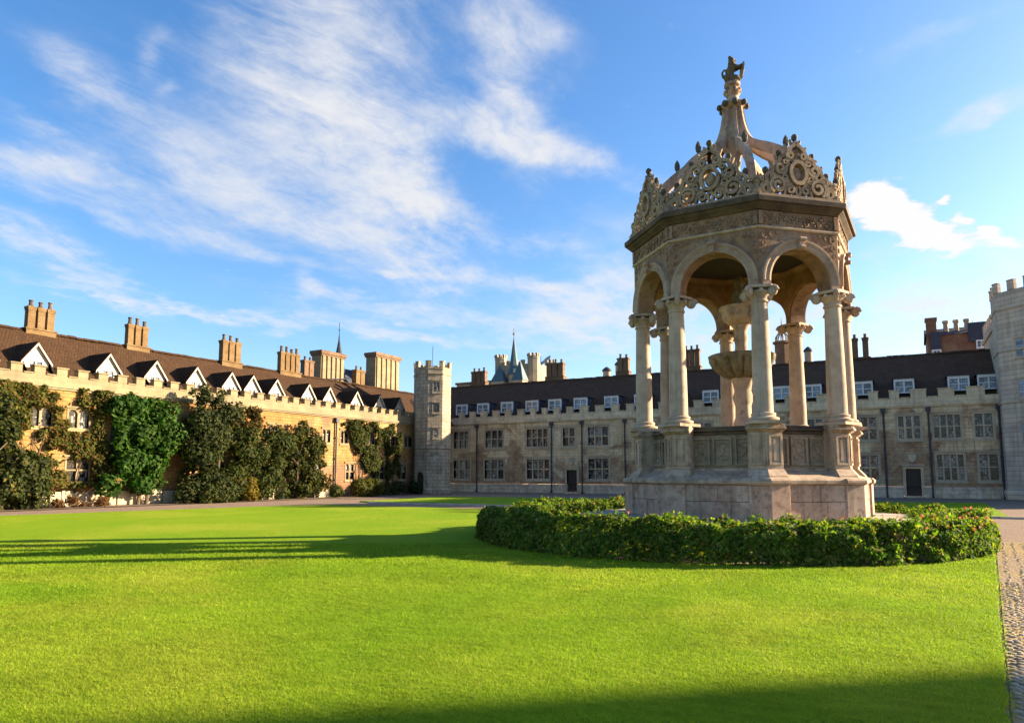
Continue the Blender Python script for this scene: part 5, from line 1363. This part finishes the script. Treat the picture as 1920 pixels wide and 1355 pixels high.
def shrub(name, base, blobs, n, size, mat, label, cat, seed, trunks=((0, 0),), th=1.5, tr=.07, group=None, part='crown', extra=None):
    t = thing(name, (base[0], base[1], 0), label, cat, group)
    P, Nn = clump_crown(blobs, n, size, seed)
    ok = (P[:, 2] > .03) & (P[:, 0] > XW + .06); P, Nn = P[ok], Nn[ok]
    V, F = leaf_quads(P, Nn + np.array([0.12, 0, .25]), size, .42, seed)
    leaf_object(part, V, F, mat, t)
    if extra is not None:
        emat, frac, zr = extra
        g = np.random.default_rng(seed + 5)
        sel = (g.random(len(P)) < frac) & (P[:, 2] > zr[0]) & (P[:, 2] < zr[1])
        if sel.any():
            V, F = leaf_quads(P[sel] + Nn[sel] * .06, Nn[sel], size, .7, seed + 9); leaf_object('new_growth', V, F, emat, t)
    rr2 = random.Random(seed)
    for dx, dy in trunks:
        mb = MB(); x, y = base[0] + dx, base[1] + dy
        path = [(x, y, -.02)]
        for i in range(1, 6): path.append((x + rr2.uniform(-.12, .12) * i * .6, y + rr2.uniform(-.14, .14) * i * .7, th * i / 5))
        mb.tube(path, [tr * (1.1 - .14 * i) for i in range(6)], 7)
        for i in range(2, 5):
            p = Vector(path[i]); e = p + Vector((rr2.uniform(-.2, .4), rr2.choice((-1, 1)) * rr2.uniform(.4, .9), rr2.uniform(.4, .9)))
            mb.tube([p, (p + e) / 2 + Vector((0, 0, .08)), e], [tr * .5, tr * .35, tr * .15], 5)
        mb.build('trunk', M['bark'], t, smooth=True)
    return t
def blobfill(y0, y1, z0, z1, x0, x1, n, r, seed):
    g = random.Random(seed); out = []
    for i in range(n):
        k = r * g.uniform(.6, 1.2)
        out.append(((g.uniform(x0, x1), g.uniform(y0, y1), g.uniform(z0, z1)), (k * .8, k, k * g.uniform(.75, 1.1))))
    return out
# shrubs and climbers on the sunlit wall, from the near end to the corner turret
sh = blobfill(17.0, 19.3, .5, 2.4, -37.3, -36.5, 16, .75, 1) + blobfill(17.0, 18.5, 2.3, 5.2, -37.7, -37.2, 14, .42, 2)
shrub('bush', (-36.9, 18.1), sh, 15000, .10, M['leaf_dark'], 'dark sprawling bush at the near end of the sunlit wall', 'bush', 3, ((0, 0), (.1, .7), (0, -.6)), 3.5, extra=(M['leaf_olive'], .25, (0, 9)))
shrub('bush', (-36.9, 14.0), blobfill(11.0, 16.2, .6, 3.4, -37.3, -36.4, 22, .9, 4), 12000, .11, M['leaf_mid'], 'leafy bush against the wall just beyond the edge of the view', 'bush', 5, ((0, -1), (0, 1)), 2.5)
# creeper spread flat over the stones
def creeper(name, y0, y1, z0, z1, n, mat, label, seed, thr=0.0, edge=None, extra=None, size=.085):
    g = np.random.default_rng(seed)
    t = thing(name, (XW + .1, (y0 + y1) / 2, 0), label, 'climbing plant')
    y = g.uniform(y0, y1, n * 3); z = g.uniform(z0, z1, n * 3)
    d = np.array([noise.noise(Vector((a * .55, b * .55, seed))) + .5 * noise.noise(Vector((a * 1.8, b * 1.8, seed + 3))) for a, b in zip(y, z)])
    w = d > thr
    if edge is not None: w &= edge(y, z)
    for (a, b) in wins_up: w &= ~((y > a - .02) & (y < b + .02) & (z > 4.05) & (z < 5.1))
    for (a, b) in wins_lo: w &= ~((y > a - .02) & (y < b + .02) & (z > 1.3) & (z < 2.5))
    y, z, d = y[w][:n], z[w][:n], d[w][:n]
    P = np.stack([XW + .05 + np.abs(g.normal(0, .13, len(y))) + np.clip(d - thr, 0, .6) * .5, y, z], 1)
    Nn = np.tile(np.array([[1.0, 0, .45]]), (len(y), 1))
    V, F = leaf_quads(P, Nn, size, .55, seed); leaf_object('foliage', V, F, mat, t)
    if extra is not None:
        s = g.random(len(y)) < extra[1]
        V, F = leaf_quads(P[s] + np.array([.05, 0, 0]), Nn[s], size, .6, seed + 1); leaf_object('autumn_leaves', V, F, extra[0], t)
    mb = MB(); rr2 = random.Random(seed)
    for k in range(max(3, int((y1 - y0) * 1.3))):
        yy = rr2.uniform(y0 + .2, y1 - .2); zt = rr2.uniform(z0 + (z1 - z0) * .5, z1 - .2)
        mb.tube([(XW + .06, yy + rr2.uniform(-.1, .1) * i, zt * i / 6) for i in range(7)], [.04 - .005 * i for i in range(7)], 5)
    mb.build('stem', M['bark'], t)
    return t
creeper('creeper', 17.2, 23.0, 1.0, 6.2, 12000, M['leaf_olive'], 'olive creeper thinly covering the ochre wall around the arched windows', 21, -.16, extra=(M['leaf_rust'], .14))
creeper('creeper', 8.0, 17.0, .4, 6.1, 8000, M['leaf_mid'], 'green creeper on the wall before the near dark bush', 26, -.1)
sh = blobfill(23.1, 25.8, .9, 5.6, -37.4, -36.6, 44, .58, 7) + blobfill(23.2, 25.6, 5.2, 5.8, -37.4, -37.0, 6, .55, 8) + [((-36.9, 22.6, 1.1), (.5, .6, .6)), ((-36.7, 25.9, 4.0), (.6, .7, .8))]
shrub('wisteria', (-37.4, 24.6), sh, 17000, .135, M['leaf_green'], 'tall bright green wisteria rising up the sunlit wall', 'climbing plant', 8, ((0, 0), (0, .5)), 4.0, .09)
sh = blobfill(26.9, 30.0, .6, 5.6, -37.2, -36.0, 54, .66, 10) + blobfill(27.2, 29.0, 5.4, 6.8, -37.0, -36.4, 12, .42, 11)
shrub('evergreen_tree', (-36.9, 28.3), sh, 24000, .105, M['leaf_dark'], 'very dark tall evergreen bush reaching up to the white dormers', 'tree', 12, ((0, 0), (.2, .8), (0, -.7)), 5.0, .10, extra=(M['leaf_mid'], .3, (0, 3.2)))
sh = blobfill(30.2, 34.5, .5, 4.6, -37.2, -36.2, 54, .62, 13) + blobfill(30.4, 33.2, 4.4, 5.8, -37.4, -36.8, 16, .42, 14)
shrub('tree', (-36.9, 32.2), sh, 22000, .105, M['leaf_mid'], 'broad mid green tree with a rusty top beside the dark evergreen', 'tree', 15, ((0, 0), (0, 1.2), (0, -1.1)), 4.0, .09, extra=(M['leaf_rust'], .5, (4.6, 9)))
sh = blobfill(35.5, 38.5, .5, 4.4, -37.5, -36.6, 40, .50, 16) + blobfill(35.6, 38.0, 4.0, 5.3, -37.6, -37.1, 10, .36, 17)
shrub('tree', (-37.1, 36.9), sh, 12000, .10, M['leaf_dark'], 'loose brownish tree standing next to the drainpipe on the ochre wall', 'tree', 18, ((0, 0), (0, .9), (0, -.8)), 4.0, .08, extra=(M['leaf_olive'], .45, (0, 9)))
shrub('low_shrub', (-36.3, 30.9), blobfill(30.0, 31.8, .3, 1.2, -36.5, -35.9, 8, .5, 31), 4200, .085, M['leaf_gold'], 'yellowing low shrub at the foot of the dark evergreen', 'shrub', 32, ((0, 0),), .6, .03)
shrub('low_shrub', (-36.0, 28.9), blobfill(27.4, 30.0, .25, .8, -36.3, -35.6, 10, .45, 33), 4200, .08, M['leaf_mid'], 'mid green border shrub in front of the dark evergreen', 'shrub', 34, ((0, 0), (0, .8)), .5, .03)
creeper('ivy', 41.4, 48.6, .6, 6.0, 12000, M['leaf_mid'], 'green ivy spilling down the wall from the parapet towards the turret', 36, -.12,
        edge=lambda y, z: (z > 5.9 - (y - 41.2) * 1.3) & (z > 1.8) | (y > 44.5), extra=(M['leaf_olive'], .3))
shrub('round_bush', (-36.2, 42.7), blobfill(41.4, 44.0, .3, 1.0, -36.8, -35.9, 14, .62, 41), 9000, .08, M['leaf_olive'], 'rounded olive bush in the shade at the foot of the ivy', 'bush', 42, ((0, 0),), .7, .05)
shrub('low_shrub', (-36.6, 46.2), blobfill(45.4, 47.2, .3, .9, -36.9, -36.4, 8, .5, 43), 3500, .08, M['leaf_dark'], 'small dark shrub between the round bush and the turret', 'shrub', 44, ((0, 0),), .5, .04)
shrub('low_shrub', (-36.7, 49.6), blobfill(49.2, 50.2, .3, .8, -36.9, -36.5, 6, .45, 45), 3000, .08, M['leaf_dark'], 'small clipped shrub right beside the turret door', 'shrub', 46, ((0, 0),), .5, .04)
shrub('low_shrub', (-36.4, 39.6), blobfill(38.9, 40.3, .2, .6, -36.7, -36.2, 6, .35, 47), 2600, .07, M['leaf_mid'], 'low green plants under the drainpipe of the ochre wall', 'shrub', 48, ((0, 0),), .4, .03)
shrub('low_shrub', (-36.4, 20.4), blobfill(19.6, 22.4, .1, .35, -37.0, -36.5, 10, .28, 49), 2600, .065, M['leaf_rust'], 'low rusty border plants along the whitewashed footing', 'shrub', 50, ((0, 0), (0, .9)), .3, .02)
tag(sheet('flower_bed', [(-37.98, 10), (-35.9, 10), (-35.7, 50.8), (-37.98, 50.8)], .012, M['earth']), kind='structure')

# ---------------------------------------------------------------- rose hedge round the fountain
HX, HY, HR = -4.46, 19.15, 5.58
hd = thing('hedge', (HX, HY, 0), 'ring of low leafy rose hedge with pink flowers around the fountain', 'hedge')
def hedge_points(n, seed, top_only=False):
    g = np.random.default_rng(seed)
    th = g.uniform(0, 2 * PI, n)
    w = .66; h = .74
    ph = np.where(g.random(n) < .3, g.uniform(0, .22 * PI, n), g.uniform(0, PI, n)) if not top_only else g.uniform(.15 * PI, .85 * PI, n)
    # superellipse section, 0 = outer foot, pi = inner foot
    c, s = np.cos(ph), np.sin(ph)
    ex = np.sign(c) * np.abs(c) ** .45 * np.where(c < 0, w * 1.45, w); ez = np.abs(s) ** .6 * h
    bump = np.array([noise.noise(Vector((HR * math.cos(a) * 1.3, HR * math.sin(a) * 1.3, p * 1.2))) * .24 + noise.noise(Vector((HR * math.cos(a) * 3.7, HR * math.sin(a) * 3.7, p * 3 + 7))) * .16 for a, p in zip(th, ph)])
    k = 1 + bump
    dep = g.random(n) ** 2 * .30
    ex = ex * (k - dep * .8); ez = ez * (k - dep * .5) * (1 + .06 * np.sin(3 * th))
    r = HR + ex
    P = np.stack([HX + r * np.cos(th), HY + r * np.sin(th), np.maximum(ez, .03) + g.normal(0, .012, n)], 1)
    Nn = np.stack([np.cos(th) * c, np.sin(th) * c, s], 1)
    return P, Nn, th, bump
P, Nn, th, bp_ = hedge_points(140000, 70)
keep = rng.random(len(P)) < (.72 + 1.6 * bp_)
P, Nn = P[keep], Nn[keep]
V, F = leaf_quads(P, Nn + np.array([0, 0, .3]), .048, .75, 71, .6)
leaf_object('foliage', V, F, M['leaf_hedge'], hd, 'stuff')
# young shoots standing out of the top and sides
g = np.random.default_rng(81)
P2, N2, th2, b2 = hedge_points(1500, 80, True)
SV = []; cnt = 0; LP = []; LN = []
for p, nn_ in zip(P2, N2):
    d = nn_ + g.normal(0, .4, 3) + np.array([0, 0, .7]); d /= np.linalg.norm(d)
    L_ = g.uniform(.04, .13)
    for q in np.linspace(.3, 1, 6):
        LP.append(p + d * L_ * q + g.normal(0, .018, 3)); LN.append(g.normal(0, 1, 3))
V, F = leaf_quads(np.array(LP), np.array(LN), .036, .5, 82, .6)
leaf_object('shoots', V, F, M['leaf_hedge'], hd, 'stuff')
P3, N3, th3, b3 = hedge_points(1500, 90, True)
bear = np.arctan2(P3[:, 1] - HY, P3[:, 0] - HX)
wgt = np.where((np.abs(bear + .15) < .6), .28, .03)
sel = g.random(len(P3)) < wgt
P3, N3 = P3[sel], N3[sel]
PB = np.repeat(P3 + N3 * .05 + np.array([0, 0, .03]), 5, 0) + g.normal(0, .014, (len(P3) * 5, 3))
V, F = leaf_quads(PB, np.repeat(N3, 5, 0), .028, .9, 91, .8)
leaf_object('blossoms', V, F, M['blossom'], hd, 'stuff')
mb = MB()
for i in range(150):
    a = 2 * PI * i / 150 + rnd.uniform(-.02, .02); r = HR + rnd.uniform(-.35, .35)
    x, y = HX + r * math.cos(a), HY + r * math.sin(a)
    for k in range(3):
        mb.tube([(x, y, -.02), (x + rnd.uniform(-.1, .1), y + rnd.uniform(-.1, .1), .3), (x + rnd.uniform(-.22, .22), y + rnd.uniform(-.22, .22), .62)], [.014, .011, .006], 4)
tag(mb.build('stems', M['bark'], hd), kind='stuff')
mb = MB(); mb.lathe([(HR + .55, .0), (HR + .5, .045), (HR - .5, .05), (HR - .6, .0)], 72, 0, (HX, HY), cap=False)
tag(mb.build('hedge_bed', M['earth'], local=True), kind='structure')

# ---------------------------------------------------------------- grass blades on the near lawn
def grass():
    g = np.random.default_rng(101)
    yaw = R(28.9)
    fw = np.array([-math.sin(yaw), math.cos(yaw)]); rt = np.array([math.cos(yaw), math.sin(yaw)])
    n = 640000
    # nearer ground gets more blades: even in the logarithm of the distance
    d = np.exp(g.uniform(math.log(3.4), math.log(17.0), n))
    l = g.uniform(-.80, .80, n) * d
    X = fw[0] * d + rt[0] * l; Y = fw[1] * d + rt[1] * l
    hr = np.hypot(X - HX, Y - HY)
    ok = (X < .53 + .0885 * (Y - 5.9) + g.normal(0, .035, n)) & (hr > HR + .3)
    X, Y, d = X[ok], Y[ok], d[ok]; n = len(X)
    cl = np.array([noise.noise(Vector((a * 2.6, b * 2.6, 0))) for a, b in zip(X[::1], Y[::1])])
    h = (.013 + .006 * cl + g.exponential(.004, n)) * np.clip(d / 9, 1.0, 1.6)
    wd = g.uniform(.0018, .0036, n) * np.clip(d / 5, 1.0, 3.0)
    a = g.uniform(0, 2 * PI, n); la = g.uniform(0, 2 * PI, n); lean = g.uniform(.2, 1.5, n) * h
    b0 = np.stack([X - np.cos(a) * wd, Y - np.sin(a) * wd, np.full(n, .025)], 1)
    b1 = np.stack([X + np.cos(a) * wd, Y + np.sin(a) * wd, np.full(n, .025)], 1)
    tp = np.stack([X + np.cos(la) * lean, Y + np.sin(la) * lean, .03 + h], 1)
    V = np.stack([b0, b1, tp], 1).reshape(-1, 3)
    F = np.arange(n * 3).reshape(n, 3)
    me = fast_mesh('grass', V, F, M['blade'])
    o = bpy.data.objects.new('grass', me); C.objects.link(o)
    tag(o, 'short mown bright green grass blades covering the near lawn', 'grass', kind='stuff')
grass()

# ---------------------------------------------------------------- cobbles along the path edge
pth_ = [o for o in C.objects if o.name == 'path'][0]
WO['path'] = Vector((0, 0, 0))
cm = []
for k in range(6):
    mb = MB(); rr2 = random.Random(k)
    n = 8; ph = [rr2.uniform(.8, 1.15) for _ in range(n)]
    for r, z in ((1.0, -.5), (1.0, .25), (.72, .62), (.25, .74)):
        pass
    vs = []; fs = []
    for j, (r, z) in enumerate(((1.0, -.4), (1.0, .3), (.75, .62), (.3, .74))):
        for i in range(n): vs.append((r * ph[i] * math.cos(2 * PI * i / n) * .05, r * ph[i] * math.sin(2 * PI * i / n) * .038, z * .04))
    for j in range(3):
        for i in range(n): fs.append((j * n + i, j * n + (i + 1) % n, (j + 1) * n + (i + 1) % n, (j + 1) * n + i))
    fs.append(tuple(range(3 * n, 4 * n)))
    mb.add(vs, fs); cm.append(mb.mesh('cobble', M['cobble'], True))
pts = []
y = 5.2
row = 0
while y < 13.5:
    x = .60 + .0885 * (y - 5.9) + (.05 if row % 2 else 0)
    for i in range(6):
        pts.append((x + i * .076 + rnd.uniform(-.012, .012), y + rnd.uniform(-.012, .012)))
    y += .064 * (1 if y < 8 else 1.4); row += 1
pts.sort(key=lambda p: p[1] + (p[0] - .6) * 3)
for (x, y) in pts[:300]:
    o = bpy.data.objects.new('cobble', rnd.choice(cm)); C.objects.link(o); o.parent = pth_
    s = rnd.uniform(.85, 1.15); o.location = (x, y, rnd.uniform(-.020, -.010)); o.rotation_euler.z = rnd.uniform(-.4, .4) + (PI if rnd.random() < .5 else 0); s *= .72; o.scale = (s, s, s)
src = [(np.array([v.co for v in m.vertices]), [tuple(p.vertices) for p in m.polygons]) for m in cm]
mb = MB()
rest = pts[300:]
yy = 13.6
while yy < 21.3:
    for i in range(12): rest.append((1.38 + .0885 * (yy - 13.6) + i * .2 + rnd.uniform(-.03, .03), yy + rnd.uniform(-.03, .03)))
    yy += .2
for y in np.arange(5.2, 13.5, .085):
    for i in range(20): rest.append((1.06 + .0885 * (y - 5.9) + i * .12 + rnd.uniform(-.02, .02), y + rnd.uniform(-.02, .02)))
for (x, y) in rest:
    V_, F_ = rnd.choice(src); a = rnd.uniform(0, 6.28); s = rnd.uniform(.4, .75)
    c, q = math.cos(a) * s, math.sin(a) * s
    mb.add([(x + v[0] * c - v[1] * q, y + v[0] * q + v[1] * c, v[2] * s + rnd.uniform(-.002, .002) - .014) for v in V_], F_)
o = mb.build('cobbles', M['cobble'], local=True); o.parent = pth_; tag(o, kind='stuff')
# pale kerb along the cross path
for i in range(44):
    x = -28.0 + i * .82
    if x > 8: break
    mb = MB(); mb.box(x, x + .80, 32.86, 33.06, -.03, .07 + rnd.uniform(-.006, .006)); 
    o = mb.build('kerb_stone', M['kerb'], local=True, bevel=.01)
    o.parent = bpy.data.objects['far_lawn']
